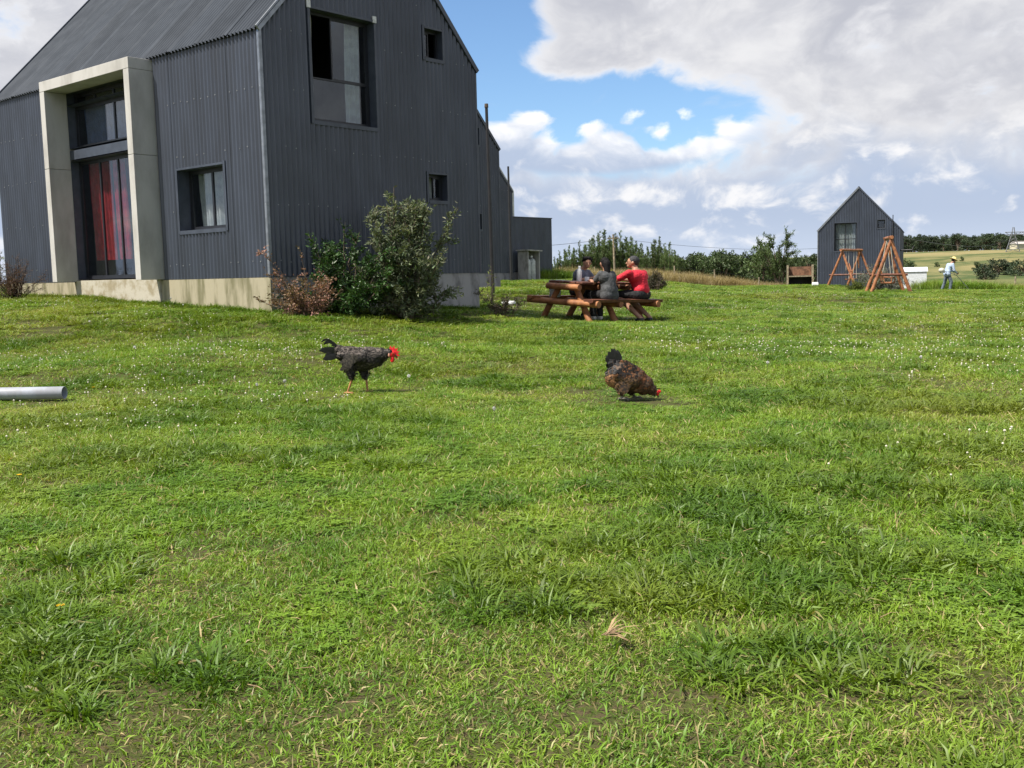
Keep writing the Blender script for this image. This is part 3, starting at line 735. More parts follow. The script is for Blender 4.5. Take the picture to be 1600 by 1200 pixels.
    for S in 'LR':
        hi, kn, an = V_('hip'+S), V_('kn'+S), V_('an'+S); f_ = min(leg_cover, 1.)
        q.cap(pel+(hi-pel)*.6, hi.lerp(kn, f_), .102, .078 if f_ > .8 else .088)
        if leg_cover > 1: q.cap(kn, kn.lerp(an, leg_cover-1), .076, .058)
    o = q.build('trousers' if leg_cover > 1.4 else 'shorts', lower, t); remesh(o, .011, 5); fold(o, .018, .06)
    for S in 'LR':
        an, to = V_('an'+S), V_('toe'+S); q = MB(); q.cap(an-Vector((0, 0, .025)), to, .05, .044); q.cap(an.lerp(to, .5)-Vector((0, 0, .02)), to-Vector((0, 0, .01)), .046, .04)
        o = q.build('shoe', shoe, t); remesh(o, .012, 3)
        eye = MB(); e_ = hed+fd*.082+rx*(.032 if S == 'L' else -.032)+Vector((0, 0, .012)); eye.ell(e_, (.011, .011, .009), 8, 6); eye.build('eye', mat('eye_dark', (.02, .015, .012), .2), t)
    if hair:
        hm, kind = hair; q = MB(); q.ell(hed-fd*.018+Vector((0, 0, .032)), (.084, .094, .094), rot=(0, 0, math.atan2(fd.y, fd.x)-math.pi/2))
        q.ell(hed-fd*.045-Vector((0, 0, .005)), (.078, .06, .075), rot=(0, 0, math.atan2(fd.y, fd.x)-math.pi/2))
        if kind == 'mop':
            for _ in range(16):
                a = random.uniform(0, 6.28); d_ = Vector((math.cos(a), math.sin(a), random.uniform(-.1, .9))).normalized()
                if d_.dot(fd) > .55 and d_.z < .3: continue
                q.ell(hed+Vector((0, 0, .04))+d_*.085, (.035, .035, .035), 8, 6)
        if kind == 'tail':
            b = hed-fd*.10+Vector((0, 0, -.03)); q.cap(b+Vector((0, 0, .04)), b-fd*.04+Vector((0, 0, -.12)), .075, .06); q.cap(b-fd*.04+Vector((0, 0, -.12)), b-fd*.05+Vector((-.02, 0, -.26)), .06, .055); q.cap(b-fd*.05+Vector((-.02, 0, -.26)), b-fd*.04+Vector((-.03, 0, -.40)), .052, .02)
        o = q.build('hair', hm, t); remesh(o, .009, 2); fold(o, .012, .02)
    return t
def seated(lean=.10, face=(0, 1, 0), arms=((-.20, .33, .36), (.20, .33, .36)), wr=((-.08, .50, .345), (.10, .52, .345)), feet=.34, knee=.42, spread=.12, headfwd=.0, shw=.185):
    J = dict(pelvis=(0, 0, .10), chest=(0, lean*.75, .40), neck=(0, lean*1.15, .555), head=(0, lean*1.5+.02+headfwd, .69), face=face)
    for i, (S, s) in enumerate((('L', -1), ('R', 1))):
        J['sh'+S] = (s*shw, lean, .485); J['el'+S] = arms[i]; J['wr'+S] = wr[i]; J['hd'+S] = (-s*.5, .8, -.05)
        J['hip'+S] = (s*.10, .03, .08); J['kn'+S] = (s*spread, knee, .07); J['an'+S] = (s*spread, feet, -.355); J['toe'+S] = (s*(spread+.02), feet+.14, -.41)
    return J
def seat_m(x, y, turn, z=.452): return TM @ Matrix.Translation((x, y, z)) @ Matrix.Rotation(turn, 4, 'Z')
RED = mat('red_polo', (.52, .010, .030), .8, .12, 14.)
GREYT = mat('charcoal_tee', (.060, .064, .070), .9, .2, 14.)
GREYB = mat('blue_grey_tee', (.13, .145, .19), .9, .2, 14.)
BLACK = mat('black_cloth', (.011, .012, .015), .9, .3, 12.)
SHOEW = mat('white_shoe', (.55, .55, .55), .6, .15); SHOED = mat('dark_shoe', (.02, .022, .026), .6, .2)
# near bench: girl and man with their backs to the camera; far bench: boy facing them (local +Y of the table is the far side)
JG = seated(.10, (.25, .95, .1), ((-.19, .27, .30), (.20, .27, .30)), ((-.05, .47, .345), (.09, .47, .345)), .30, .40, .09, .01, .155)
person('seated person with long black ponytail in dark grey t-shirt, back to camera', seat_m(-.36, -.70, R(-6)), JG, GREYT, BLACK, .30, 1.9, (HAIRB, 'tail'), SHOEW, shirt_len=.02)
JM = seated(.12, (-.55, .83, -.08), ((-.27, .34, .33), (.25, .30, .33)), ((-.16, .58, .345), (.06, .54, .36)), -.10, .40, .14, .0, .21)
JM['toeL'] = (-.14, -.02, -.41); JM['toeR'] = (.16, -.02, -.41)
pm = person('seated person in bright red polo shirt and black shorts on the bench end', seat_m(.66, -.70, R(8)) @ Matrix.Diagonal((1.36, 1.20, 1.06, 1)), JM, RED, BLACK, .34, .85, (HAIRG, 'short'), SHOED, shirt_len=-.02)
JB = seated(.14, (.5, .85, -.2), ((-.22, .28, .33), (.22, .28, .33)), ((-.05, .42, .40), (.06, .44, .38)), .30, .40, .12, .02, .16)
person('seated person with tousled black hair in grey t-shirt facing the camera', seat_m(.28, .70, R(180)), JB, GREYB, BLACK, .30, 1.2, (HAIRB, 'mop'), SHOED)

# ------------------------------------------------------------------ person with brush cutter
sp = on_ground(1480, 457, 51)
DENIM = mat('grey_blue_trousers', (.12, .155, .19), .9, .25, 10.); JACK = mat('pale_blue_jacket', (.36, .45, .60), .85, .15, 10.)
JS = dict(pelvis=(0, -.02, .92), chest=(0, .10, 1.24), neck=(0, .20, 1.40), head=(0, .30, 1.50), face=(0, .8, -.5),
          shL=(-.19, .14, 1.33), shR=(.19, .14, 1.33), elL=(-.25, .24, 1.05), elR=(.25, .18, 1.04), wrL=(-.12, .46, .98), wrR=(.14, .38, .90), hdL=(.3, .9, -.1), hdR=(-.3, .9, -.1),
          hipL=(-.10, -.02, .90), hipR=(.10, -.02, .90), knL=(-.12, -.06, .50), knR=(.12, .12, .50), anL=(-.12, -.22, .10), anR=(.12, .06, .10), toeL=(-.13, -.06, .045), toeR=(.13, .22, .045))
pw = person('standing person in pale blue jacket and yellow hat cutting grass', Matrix.Translation(sp) @ Matrix.Rotation(R(-82), 4, 'Z') @ Matrix.Scale(1.04, 4), JS, JACK, DENIM, .95, 1.93, (HAIRB, 'short'), SHOED, shirt_len=.04, vox=.012)
STRAW = mat('straw_hat', (.70, .55, .22), .8, .2)
q = MB(); c = Vector((0, .315, 1.60)); tl = Euler((R(-28), 0, 0)).to_matrix()
q.rings([[c+tl @ Vector((r_*math.cos(a), r_*math.sin(a), h_)) for a in [2*math.pi*j/18 for j in range(18)]] for r_, h_ in ((.19, -.045), (.188, -.035), (.115, -.02), (.105, .05), (.07, .085), (.01, .09))]); q.build('hat', STRAW, pw)
bc = thing('brush_cutter', 'petrol brush cutter with long shaft held over the lawn', 'brush cutter'); bc.matrix_world = pw.matrix_world.copy()
q = MB(); q.path([(.14, -.35, 1.05), (.08, .4, .82), (0, 1.12, .12)], .014, 8); q.build('shaft', SILV, bc)
q = MB(); q.ell((.16, -.40, 1.06), (.11, .16, .12)); q.box((.16, -.36, .98), (.16, .18, .08)); e = q.build('engine', mat('pale_engine_cover', (.55, .54, .46), .5), bc); remesh(e, .02, 2)
q = MB(); q.path([(-.2, .42, .98), (-.1, .42, .84), (.08, .40, .82), (.22, .40, .88), (.24, .40, .95)], .013, 6); q.build('handlebar', METB, bc)
q = MB(); q.path([(0, 1.12, .12), (0, 1.13, .06), (0, 1.135, .04)], [.05, .06, .05], 12); q.build('cutting_head', METB, bc)
q = MB(); q.rings([[Vector((.26*math.cos(a), 1.05-.1+.24*math.sin(a)*.9, h_)) for a in np.linspace(math.pi*1.0, math.pi*2.0, 9)] for h_ in (.16, .06)], (True, True)); q.build('guard', METB, bc)

# ------------------------------------------------------------------ log swings
def log_swing(label, loc, rz, H_, Lb, spread, seat):
    t = thing('log_swing', label, 'swing', loc, rz, 'log swings on the lawn')
    for s in (-1, 1):
        x = s*Lb/2
        for e in (-1, 1):
            q = MB(); q.log((x+s*.12, e*spread/2, -.06), (x, -e*.06, H_), .075, .065); q.build('leg', WOODR, t)
        q = MB(); q.log((x+s*.07, -spread*.42, .72), (x+s*.07, spread*.42, .72), .05, .05); q.build('cross_bar', WOODD, t)
        q = MB(); q.log((x-s*.02, -spread*.30, .9), (x-s*.35, -spread*.14, H_*.62), .04, .04) if s < 0 else q.log((x, spread*.05, H_*.5), (x-.3, 0, H_-.1), .04, .04); q.build('brace', WOODR, t)
    q = MB(); q.log((-Lb/2-.22, 0, H_-.05), (Lb/2+.22, 0, H_-.05), .075, .07, 12, 6); q.build('beam', WOODR, t)
    ROPE = mat('pale_rope', (.45, .42, .36), .9, .2, 60.)
    def rope(a, b): q = MB(); q.path([a, b], .016, 6); q.build('rope', ROPE, t)
    if seat == 'bench':
        w = .55; zb = .38
        for i in range(4): q = MB(); q.box((0, -.16+i*.11, zb+.0), (2*w, .095, .03)); q.build('seat_slat', WOODR, t)
        for i in range(3): q = MB(); q.box((0, .24+i*.03, zb+.14+i*.13), (2*w, .025, .10), (R(-12), 0, 0)); q.build('back_slat', WOODR, t)
        for s in (-1, 1):
            q = MB(); q.path([(s*w, -.2, zb), (s*w, .2, zb), (s*w, .32, zb+.5)], .035, 8); q.build('side_rail', WOODR, t)
            q = MB(); q.path([(s*w, -.2, zb), (s*w, -.2, zb+.22), (s*w, .24, zb+.24)], .03, 8); q.build('arm_rest', WOODR, t)
            rope((s*w, -.18, zb+.22), (s*(w-.05), 0, H_-.1)); rope((s*w, .27, zb+.42), (s*(w-.02), 0, H_-.1))
    else:
        for c in (-.55, .5):
            q = MB(); q.box((c, 0, .46), (.46, .17, .04)); o = q.build('seat', WOODR, t)
            for s in (-1, 1): rope((c+s*.2, 0, .46), (c+s*.17, 0, H_-.1))
    return t
p = on_ground(1330, 445, 60); s1 = log_swing('far log swing frame with two rope seats before the distant house', p, R(48), 2.18, 2.5, 1.75, 'seats')
p = on_ground(1387, 457, 43.2); s2 = log_swing('near tall log swing with hanging slatted bench seat', p, R(76), 2.30, 1.9, 1.55, 'bench')

# ------------------------------------------------------------------ barbecue, gas cabinet, small things
bb = on_ground(1250, 443, 60, 0); t = thing('brick_barbecue', 'low open concrete barbecue with dark shelf left of the distant house', 'barbecue', bb, R(-14))
RUST = mat('rusty_back_plate', (.17, .085, .05), .8, .3); FLATB = mat('flat_black', (.02, .02, .02), 1, .2)
for x in (-.70, .70): q = MB(); q.box((x, 0, .56), (.10, .62, 1.24)); q.build('side_wall', POSTM, t)
q = MB(); q.box((0, .27, .82), (1.29, .06, .52)); q.build('back_plate', RUST, t)
q = MB(); q.box((0, 0, .52), (1.29, .6, .06)); q.build('shelf', POSTM, t)
q = MB(); q.box((0, .28, .24), (1.29, .05, .48)); q.build('lower_back', FLATB, t)  # flat near-black panel below the shelf
gcab = on_ground(826, 437, 49.3); t = thing('gas_cabinet', 'small concrete gas cabinet with open front beside the flat annex', 'cabinet', gcab, YAW)
w, d_, h_ = .86, .62, 1.42
for x in (0, w): q = MB(); q.box((x, d_/2, h_/2-.05), (.06, d_, h_+.1)); q.build('side_slab', CONC_G, t)
q = MB(); q.box((w/2, d_-.03, h_/2), (w-.07, .05, h_)); q.build('back_slab', CONC_G, t)
q = MB(); q.box((w/2, d_/2-.03, h_+.035), (w+.22, d_+.16, .06), (0, R(2), 0)); q.build('roof_slab', CONC_G, t)
GASW = mat('gas_bottle_paint', (.50, .52, .50), .5, .15)
M_ = Matrix.Translation(gcab) @ Matrix.Rotation(YAW, 4, 'Z')
for x, nm in ((.24, 'left grey gas cylinder inside the concrete cabinet'), (.62, 'right grey gas cylinder inside the concrete cabinet')):
    g_ = thing('gas_cylinder', nm, 'gas cylinder', M_ @ Vector((x, .28, 0)), group='gas cylinders in the cabinet')
    q = MB(); q.path([(0, 0, .0), (0, 0, .03), (0, 0, .95), (0, 0, 1.05), (0, 0, 1.09)], [.15, .18, .18, .12, .05], 16); q.build('tank', GASW, g_)
    q = MB(); q.path([(0, 0, 1.08), (0, 0, 1.2)], .03, 8); q.build('valve', METB, g_)
    q = MB(); q.path([(.0, -.02, 1.17), (.0, -.10, 1.17)], [.05, .055], 10); q.build('regulator', WHITE, g_)
p = on_ground(794, 452, 24.5, .02); t = thing('drain_cover', 'round white plastic cover on the grass beside the house pipe', 'cover', p)
q = MB(); q.path([(0, 0, 0), (0, 0, .05), (0, 0, .07)], [.17, .17, .15], 20); q.build('lid', WHITE, t); q = MB(); q.box((0, 0, .08), (.08, .03, .02)); q.build('grip', WHITE, t)
p = on_ground(1273, 448, 57, .0); t = thing('plastic_tub', 'small pale plastic tub lying on the lawn near the barbecue', 'tub', p)
q = MB(); q.path([(-.14, 0, .12), (-.12, 0, .12), (.14, 0, .10)], [.08, .10, .12], 14); q.build('tub_body', WHITE, t); q = MB(); q.path([(.14, 0, .10), (.16, 0, .10)], .13, 14); q.build('rim', WHITE, t)
p = U(1408, 420, 95); sh = thing('white_shed', 'low white shed beyond the fence right of the swings', 'shed', (p.x-.1, 95, -1.6), R(-20))
SHW = mat('white_sheet', (.55, .58, .62), .6, .1)
q = MB(); q.b(0, 2.3, 0, 3, 0, 2.05); q.build('wall', SHW, sh); q = MB(); q.smooth = False
q.add([(-.1, -.1, 2.06), (2.4, -.1, 2.06), (2.4, 3.1, 2.06), (-.1, 3.1, 2.06), (-.1, 1.5, 2.45), (2.4, 1.5, 2.45)], [(0, 1, 5, 4), (3, 4, 5, 2), (0, 4, 3), (1, 2, 5), (0, 3, 2, 1)]); q.build('roof', mat('shed_roof', (.60, .64, .70), .5), sh)
p = U(1567, 404, 300); sh = thing('far_cottage', 'tiny pale cottage among the trees on the hill at right', 'house', (p.x, 292, gz1(p.x, 292)-.2), R(15)); sh.scale = (.55, .55, .6)
q = MB(); q.b(0, 7, 0, 5, 0, 2.8); q.build('wall', mat('cream_wall', (.55, .50, .36), .9), sh); q = MB(); q.smooth = False
q.add([(-.3, -.3, 2.81), (7.3, -.3, 2.81), (7.3, 5.3, 2.81), (-.3, 5.3, 2.81), (-.3, 2.5, 4.2), (7.3, 2.5, 4.2)], [(0, 1, 5, 4), (3, 4, 5, 2), (0, 4, 3), (1, 2, 5), (0, 3, 2, 1)]); q.build('roof', mat('cottage_roof', (.45, .42, .40), .8), sh)
# plastic pipe on the grass
px_, py_ = -4.10, 9.32; zz = gz1(px_, py_)+.078
t = thing('plastic_pipe', 'grey plastic drain pipe lying on the grass at the left edge', 'pipe', (px_, py_, zz), R(176.5))
q = MB(); L_ = 3.0; n = 28; ring = lambda x, r_: [(x, r_*math.cos(2*math.pi*j/n), r_*math.sin(2*math.pi*j/n)) for j in range(n)]
q.rings([ring(0, .0535), ring(0, .0565), ring(.002, .058), ring(1.2, .058), ring(L_, .058), ring(L_, .0535), ring(1.2, .0535), ring(0, .0535)], (False, False)); q.build('tube', PVC, t)
q = MB(); q.rings([ring(1.9, .059), ring(1.9, .066), ring(2.1, .066), ring(2.1, .059)], (False, False)); q.build('collar', PVC, t)

# ------------------------------------------------------------------ rooster and hen
def sample_caps(caps, N, sq):
    """points on the union of tapered capsules, outward normals"""
    A = np.array([c[0] for c in caps], float); B = np.array([c[1] for c in caps], float); r0 = np.array([c[2] for c in caps]); r1 = np.array([c[3] for c in caps])
    ar = (np.linalg.norm(B-A, axis=1)+r0+r1)*(r0+r1); k_ = rng.choice(len(caps), N*3, p=ar/ar.sum())
    tt = rng.uniform(-.25, 1.25, N*3); t_ = np.clip(tt, 0, 1); P = A[k_]+(B-A)[k_]*t_[:, None]; r_ = (r0+(r1-r0)*0)[k_]+(r1-r0)[k_]*t_
    n_ = unit(rng.normal(size=(N*3, 3))); ax = unit((B-A)[k_]); mid = (tt > 0) & (tt < 1)
    perp = unit(n_-ax*(n_*ax).sum(1)[:, None]); n_ = np.where(mid[:, None], perp, n_)
    P = P+n_*r_[:, None]; ok = np.ones(len(P), bool)
    for i in range(len(caps)):
        ab = B[i]-A[i]; u = np.clip(((P-A[i])@ab)/max(ab@ab, 1e-9), 0, 1); d = np.linalg.norm(P-(A[i]+u[:, None]*ab), axis=1)
        ok &= (d > (r0[i]+(r1[i]-r0[i])*u)*.97) | (k_ == i)
    P, n_ = P[ok][:N], n_[ok][:N]
    P[:, 1] *= sq; n_[:, 1] /= sq
    return P, unit(n_)
def feather_blade(mb, pts, w):
    """broad flat feather along pts"""
    pts = [Vector(p) for p in pts]; n = len(pts)
    L = []; Rr_ = []
    for i, p in enumerate(pts):
        s = i/(n-1); ww = w*(math.sin(math.pi*min(1, .18+s*.62))**.7 if s < .99 else .18)
        t_ = (pts[min(i+1, n-1)]-pts[max(i-1, 0)]).normalized(); sd_ = Vector((0, .35, 0)).cross(t_); sd_ = (t_.cross(Vector((0, 1, 0)))).normalized()
        L.append(p+sd_*ww/2+Vector((0, .003, 0))); Rr_.append(p-sd_*ww/2)
    mb.add(L+pts+Rr_, [(i, i+1, n+i+1, n+i) for i in range(n-1)]+[(n+i, n+i+1, 2*n+i+1, 2*n+i) for i in range(n-1)])
FEATH = mat('feathers', (1, 1, 1), .6, .25, 60., attr=True, spec=.4)
COMB = mat('red_comb', (.70, .012, .018), .5, .2, 40., .3, 80.); BEAKM = mat('beak_horn', (.10, .075, .04), .5); SHANKY = mat('yellow_shank', (.40, .19, .075), .6, .2, 50.); SHANKG = mat('grey_shank', (.16, .15, .12), .6, .2, 50.)
def bird(label, loc, rz, caps, sq, base_col, colour, legs, shank, name, nf=1500):
    t = thing(name, label, 'chicken', loc, rz)
    q = MB()
    for a, b, r0, r1 in caps: q.cap(a, b, r0, r1, 16)
    for lg in legs: q.cap(lg[0], lg[1], lg[4], lg[5], 12)
    q.v = [(v[0], v[1]*sq, v[2]) for v in q.v]
    body = q.build('body', base_col, t); remesh(body, .0075, 3)
    P, Nn = sample_caps(caps+[(lg[0], lg[1], lg[4], lg[5]) for lg in legs], nf, sq)
    back = np.tile([-1., 0, -.12], (len(P), 1)); D = back-Nn*(back*Nn).sum(1)[:, None]; D = unit(D+Nn*.05+rng.normal(size=P.shape)*.12)
    c = np.array([colour(p) for p in P])*rng.uniform(.75, 1.25, (len(P), 1))
    # rounded 5-point feathers facing outward
    S = unit(np.cross(D, Nn)); Lf = rng.uniform(.018, .034, (len(P), 1)); Wf = Lf*.66; up_ = Nn*.0015
    V = np.stack([P, P+D*Lf*.4-S*Wf*.5+up_, P+D*Lf*.85-S*Wf*.36+up_*2, P+D*Lf+up_*2, P+D*Lf*.85+S*Wf*.36+up_*2, P+D*Lf*.4+S*Wf*.5+up_], 1).reshape(-1, 3)
    I = np.arange(len(P))[:, None]*6; Ff = np.concatenate([I+[0, 1, 5, 5], I], 1) if False else np.concatenate([I+[0, 1, 2, 3], I+[0, 3, 4, 5]], 0)
    edge = np.array([.7, .95, 1.1, 1.3, 1.1, .95])
    cc = (c[:, None, :]*edge[None, :, None]).reshape(-1, 3)
    tag(link('plumage', npmesh('plumage', V, Ff, FEATH, cc), t))
    for lg in legs:
        q = MB(); y = lg[1][1]*sq; k_ = Vector((lg[1][0], y, lg[1][2])); f_ = Vector((lg[3][0], lg[3][1]*sq, lg[3][2]))
        q.cap(k_, f_, .013, .010, 8)
        for dx, dy in ((.075, .0), (.062, .035), (.062, -.035), (-.035, 0)):
            q.cap(f_, f_+Vector((dx*.6, dy*.6, .006)), .009, .007, 8); q.cap(f_+Vector((dx*.6, dy*.6, .006)), f_+Vector((dx, dy, -.008)), .007, .004, 8)
        o = q.build('leg', shank, t); remesh(o, .004, 2)
    return t
def rooster():
    p = on_ground(557, 616, 9.8, -.002)
    def colr(v):
        x, z = v[0], v[2]; b = .016+.018*max(0, (z-.33)/.12)
        s = 1+ (3.4 if random.random() < .26+.25*(z > .36) else 0); return np.array([b*1.1, b*.92, b*.80])*s
    caps = [((-.09, 0, .385), (.06, 0, .345), .072, .098), ((.06, 0, .345), (.16, 0, .335), .10, .09), ((.13, 0, .36), (.26, 0, .372), .092, .066), ((.26, 0, .372), (.338, 0, .392), .064, .036),
            ((-.09, 0, .395), (-.16, 0, .425), .06, .042), ((.09, 0, .31), (.22, 0, .33), .085, .065), ((-.06, 0, .325), (.05, 0, .30), .075, .078),
            ((-.11, .07, .375), (.08, .08, .35), .04, .058), ((-.11, -.07, .375), (.08, -.08, .35), .04, .058)]
    legs = [((-.035, -.06, .28), (-.020, -.06, .165), (0, 0, 0), (-.078, -.06, .015), .062, .020), ((.07, .06, .27), (.090, .06, .155), (0, 0, 0), (.10, .06, .012), .058, .020)]
    t = bird('dark speckled rooster with red comb walking right across the lawn', p, R(-4), caps, .82, mat('rooster_body', (.050, .042, .036), .7, .3, 75., col2=(.012, .011, .010), low=.42, high=.6), colr, legs, SHANKY, 'rooster', 4200)
    mb = MB(); D_ = mat('tail_black', (.011, .011, .013), .42, .3, 40.)
    for i, (ex, ez, w, cz) in enumerate([(-.315, .525, .022, .06), (-.31, .50, .035, .05), (-.33, .425, .045, .03), (-.335, .41, .05, .02), (-.30, .345, .055, .0), (-.28, .335, .05, .0), (-.29, .375, .05, .01), (-.235, .47, .03, .03), (-.26, .44, .04, .02)]):
        y = (-.03, .02, -.04, .03, -.03, .03, 0, .025, -.015)[i]; b = Vector((-.13, y*.6, .39)); e = Vector((ex, y*1.6, ez))
        feather_blade(mb, [b.lerp(e, s)+Vector((0, 0, cz*math.sin(math.pi*s)))-Vector((0, 0, .02*max(0, s-.8)*5*(cz > .04))) for s in np.linspace(0, 1, 8)], w)
    o = mb.build('tail_feathers', D_, t); o['kind'] = 'stuff'
    for s in (-1, 1):
        mb = MB()
        for i in range(9):
            b = Vector((.10-.012*i, s*.105, .365-.006*i)); e = Vector((-.10-.012*(i % 4), s*(.085-.002*i), .345-.020*i+.03))
            feather_blade(mb, [b.lerp(e, q_)+Vector((0, s*.022*math.sin(math.pi*q_), 0)) for q_ in np.linspace(0, 1, 6)], .045)
        mb.build('wing', mat('wing_barred', (.085, .072, .060), .55, .5, 75., col2=(.014, .012, .011), low=.4, high=.6), t)
    # head: comb of points, wattles, ear, beak, eye
    mb = MB(); c0 = Vector((.362, 0, .385)); mb.ell((.36, 0, .38), (.038, .026, .036), rot=(0, R(25), 0)); o = mb.build('face', COMB, t)
    mb = MB(); n = 11; pr = []
    for i in range(n+1):
        a = R(118)-R(165)*i/n; r_ = .052+(.026 if i % 2 else .0); pr.append((.362+r_*math.cos(a)*1.0, .383+r_*math.sin(a)))
    inn = [(.355+.022*math.cos(R(118)-R(165)*i/n), .382+.022*math.sin(R(118)-R(165)*i/n)) for i in range(n+1)]
    for y in (-.007, .007): mb.add([(x, y*.5, z) for x, z in pr]+[(x, y, z) for x, z in inn], [(i, i+1, n+2+i, n+1+i) if y < 0 else (i, n+1+i, n+2+i, i+1) for i in range(n)])
    mb.add([(x, y, z) for y in (-.0035, .0035) for x, z in pr], [(i, n+1+i, n+2+i, i+1) for i in range(n)])
    mb.build('comb', COMB, t)
    for s in (-1, 1):
        mb = MB(); mb.ell((.362, s*.014, .328), (.017, .007, .032), rot=(0, R(8), 0)); mb.build('wattle', COMB, t)
        mb = MB(); mb.ell((.335, s*.028, .372), (.010, .006, .018)); mb.build('ear_lobe', mat('ear_lobe', (.62, .30, .22), .6), t)
        mb = MB(); mb.ell((.372, s*.024, .386), (.007, .005, .007), 8, 6); mb.build('eye', mat('amber_eye', (.25, .08, .01), .15), t)
    mb = MB(); mb.path([(.385, 0, .372), (.405, 0, .357), (.412, 0, .343)], [.014, .009, .002], 8); mb.build('beak', BEAKM, t)
rooster()
def hen():
    p = on_ground(981, 627, 8.8, .014)
    def colr(v):
        x, y, z = v
        if x < -.04 and z > .235: c = (.008, .008, .009)
        elif x > .10: c = (.17, .068, .026) if z > .10 else (.11, .055, .025)
        elif x < -.085 and z < .22: c = (.30, .15, .07)
        elif z > .20: c = (.016, .012, .010) if random.random() < .72 else (.17, .075, .03)
        else: c = (.085, .052, .030) if random.random() < .55 else (.17, .095, .045)
        return np.array(c)
    caps = [((-.05, 0, .225), (.06, 0, .165), .115, .112), ((.06, 0, .165), (.14, 0, .125), .108, .085), ((.14, 0, .125), (.205, 0, .085), .082, .045), ((.205, 0, .085), (.232, 0, .058), .042, .028),
            ((-.09, 0, .20), (-.05, 0, .16), .10, .09), ((-.09, 0, .27), (-.12, 0, .31), .07, .05), ((-.07, .07, .22), (.06, .075, .17), .055, .07), ((-.07, -.07, .22), (.06, -.075, .17), .055, .07)]
    legs = [((-.055, -.05, .14), (-.045, -.05, .06), (0, 0, 0), (-.052, -.05, .010), .05, .02), ((.035, .05, .12), (.04, .05, .05), (0, 0, 0), (.062, .05, .008), .05, .02)]
    t = bird('brown and black hen with raised black tail pecking at the grass', p, R(-8), caps, .86, mat('hen_body', (.075, .042, .022), .7, .3, 60.), colr, legs, SHANKG, 'hen', 3800)
    mb = MB(); D_ = mat('hen_tail_black', (.008, .008, .010), .5, .3, 40.)
    for i in range(13):
        a = R(80)+R(58)*i/12; y = (-.022 if i % 2 else .022); b = Vector((-.085, y*.8, .255)); L_ = .195-.045*abs(i-5)/6-.02*(i % 3 == 0)
        feather_blade(mb, [b+Vector((math.cos(a)*L_*s, y*.7*s, math.sin(a)*L_*s)) for s in np.linspace(0, 1, 7)], .046)
    mb.ell((-.108, 0, .310), (.046, .024, .066), rot=(0, R(-20), 0)); mb.ell((-.088, 0, .285), (.075, .05, .070)); o = mb.build('tail_feathers', D_, t); o['kind'] = 'stuff'
    for s in (-1, 1):
        mb = MB()
        for i in range(9):
            b = Vector((.09-.01*i, s*.108, .205-.012*i)); e = Vector((-.055-.008*(i % 4), s*.09, .215-.018*i))
            feather_blade(mb, [b.lerp(e, q_)+Vector((0, s*.02*math.sin(math.pi*q_), -.01*math.sin(math.pi*q_))) for q_ in np.linspace(0, 1, 6)], .042)
        mb.build('wing', mat('hen_wing', (.10, .055, .028), .6, .5, 45., col2=(.018, .012, .010), low=.42, high=.58), t)
        mb = MB(); mb.ell((.248, s*.02, .058), (.006, .005, .006), 8, 6); mb.build('eye', mat('amber_eye', (.25, .08, .01), .15), t)
    mb = MB(); mb.ell((.247, 0, .052), (.026, .020, .024)); mb.ell((.268, 0, .066), (.018, .005, .014)); mb.build('comb', COMB, t)
    mb = MB(); mb.path([(.255, 0, .04), (.262, 0, .02), (.258, 0, .006)], [.010, .007, .002], 8); mb.build('beak', BEAKM, t)
hen()

# ------------------------------------------------------------------ shrubs
def foliage_mat(name, c, c2, trans=.25, rough=.55, rnd=0.):
    return mat(name, c, rough, .2, 1.3, attr=True, trans=trans, col2=c2, spec=.35, low=.35, high=.65, rnd=rnd)
def shrub(label, loc, stems, leaf, m_, bark=BARK, name='shrub', tw=.012, sub=5, cat='shrub', seed=1, scl=1.):
    """stems: list of (base offset, tip offset, spread radius at tip, n_leaves); leaf=(len,width,droop)"""
    r = np.random.default_rng(seed); t = thing(name, label, cat, loc)
    mb = MB(); Ps = []; Ds = []
    for b, e, sp_, nl in stems:
        b = np.array(b, float); e = np.array(e, float); mid = (b+e)/2+r.normal(size=3)*.06
        mb.path([tuple(b), tuple(mid), tuple(e)], [tw, tw*.7, tw*.3], 5)
        twigs = []
        for _ in range(sub*2):
            u = r.uniform(.15, 1.); q0 = b*(1-u)**2+2*mid*u*(1-u)+e*u*u; dr = unit((e-b)[None])[0]*.7+r.normal(size=3)*.6
            q1 = q0+unit(dr[None])[0]*sp_*r.uniform(.5, 1.2); twigs.append((q0, q1)); mb.path([tuple(q0), tuple(q1)], [tw*.35, tw*.12], 4)
        twigs.append((mid, e))
        k_ = r.integers(0, len(twigs), nl); T0 = np.array([q[0] for q in twigs])[k_]; T1 = np.array([q[1] for q in twigs])[k_]
        u = r.uniform(.1, 1.03, (nl, 1)); P = T0+(T1-T0)*u+r.normal(size=(nl, 3))*sp_*.10; Ps.append(P); Ds.append(unit(T1-T0)*.7+r.normal(size=(nl, 3))*.65-[0, 0, leaf[2]])
    mb.build('stem', bark, t)
    P = np.concatenate(Ps); D = np.concatenate(Ds); keep = P[:, 2] > .01; P, D = P[keep], D[keep]; n = len(P)
    tint = np.repeat(r.uniform(.55, 1.35, (n, 1)), 3, 1)*(1+r.normal(size=(n, 3))*.06)
    L = leaf[0]*r.uniform(.6, 1.25, n); link('foliage', leaf_mesh('foliage', P, D, L, L*leaf[1], m_, tint, .3, r), t)
    t.scale = (scl,)*3
    return t
OLIVE = foliage_mat('grey_olive_leaf', (.18, .21, .115), (.08, .108, .056)); DKG = foliage_mat('glossy_dark_leaf', (.050, .11, .025), (.026, .06, .016), .2, .4)
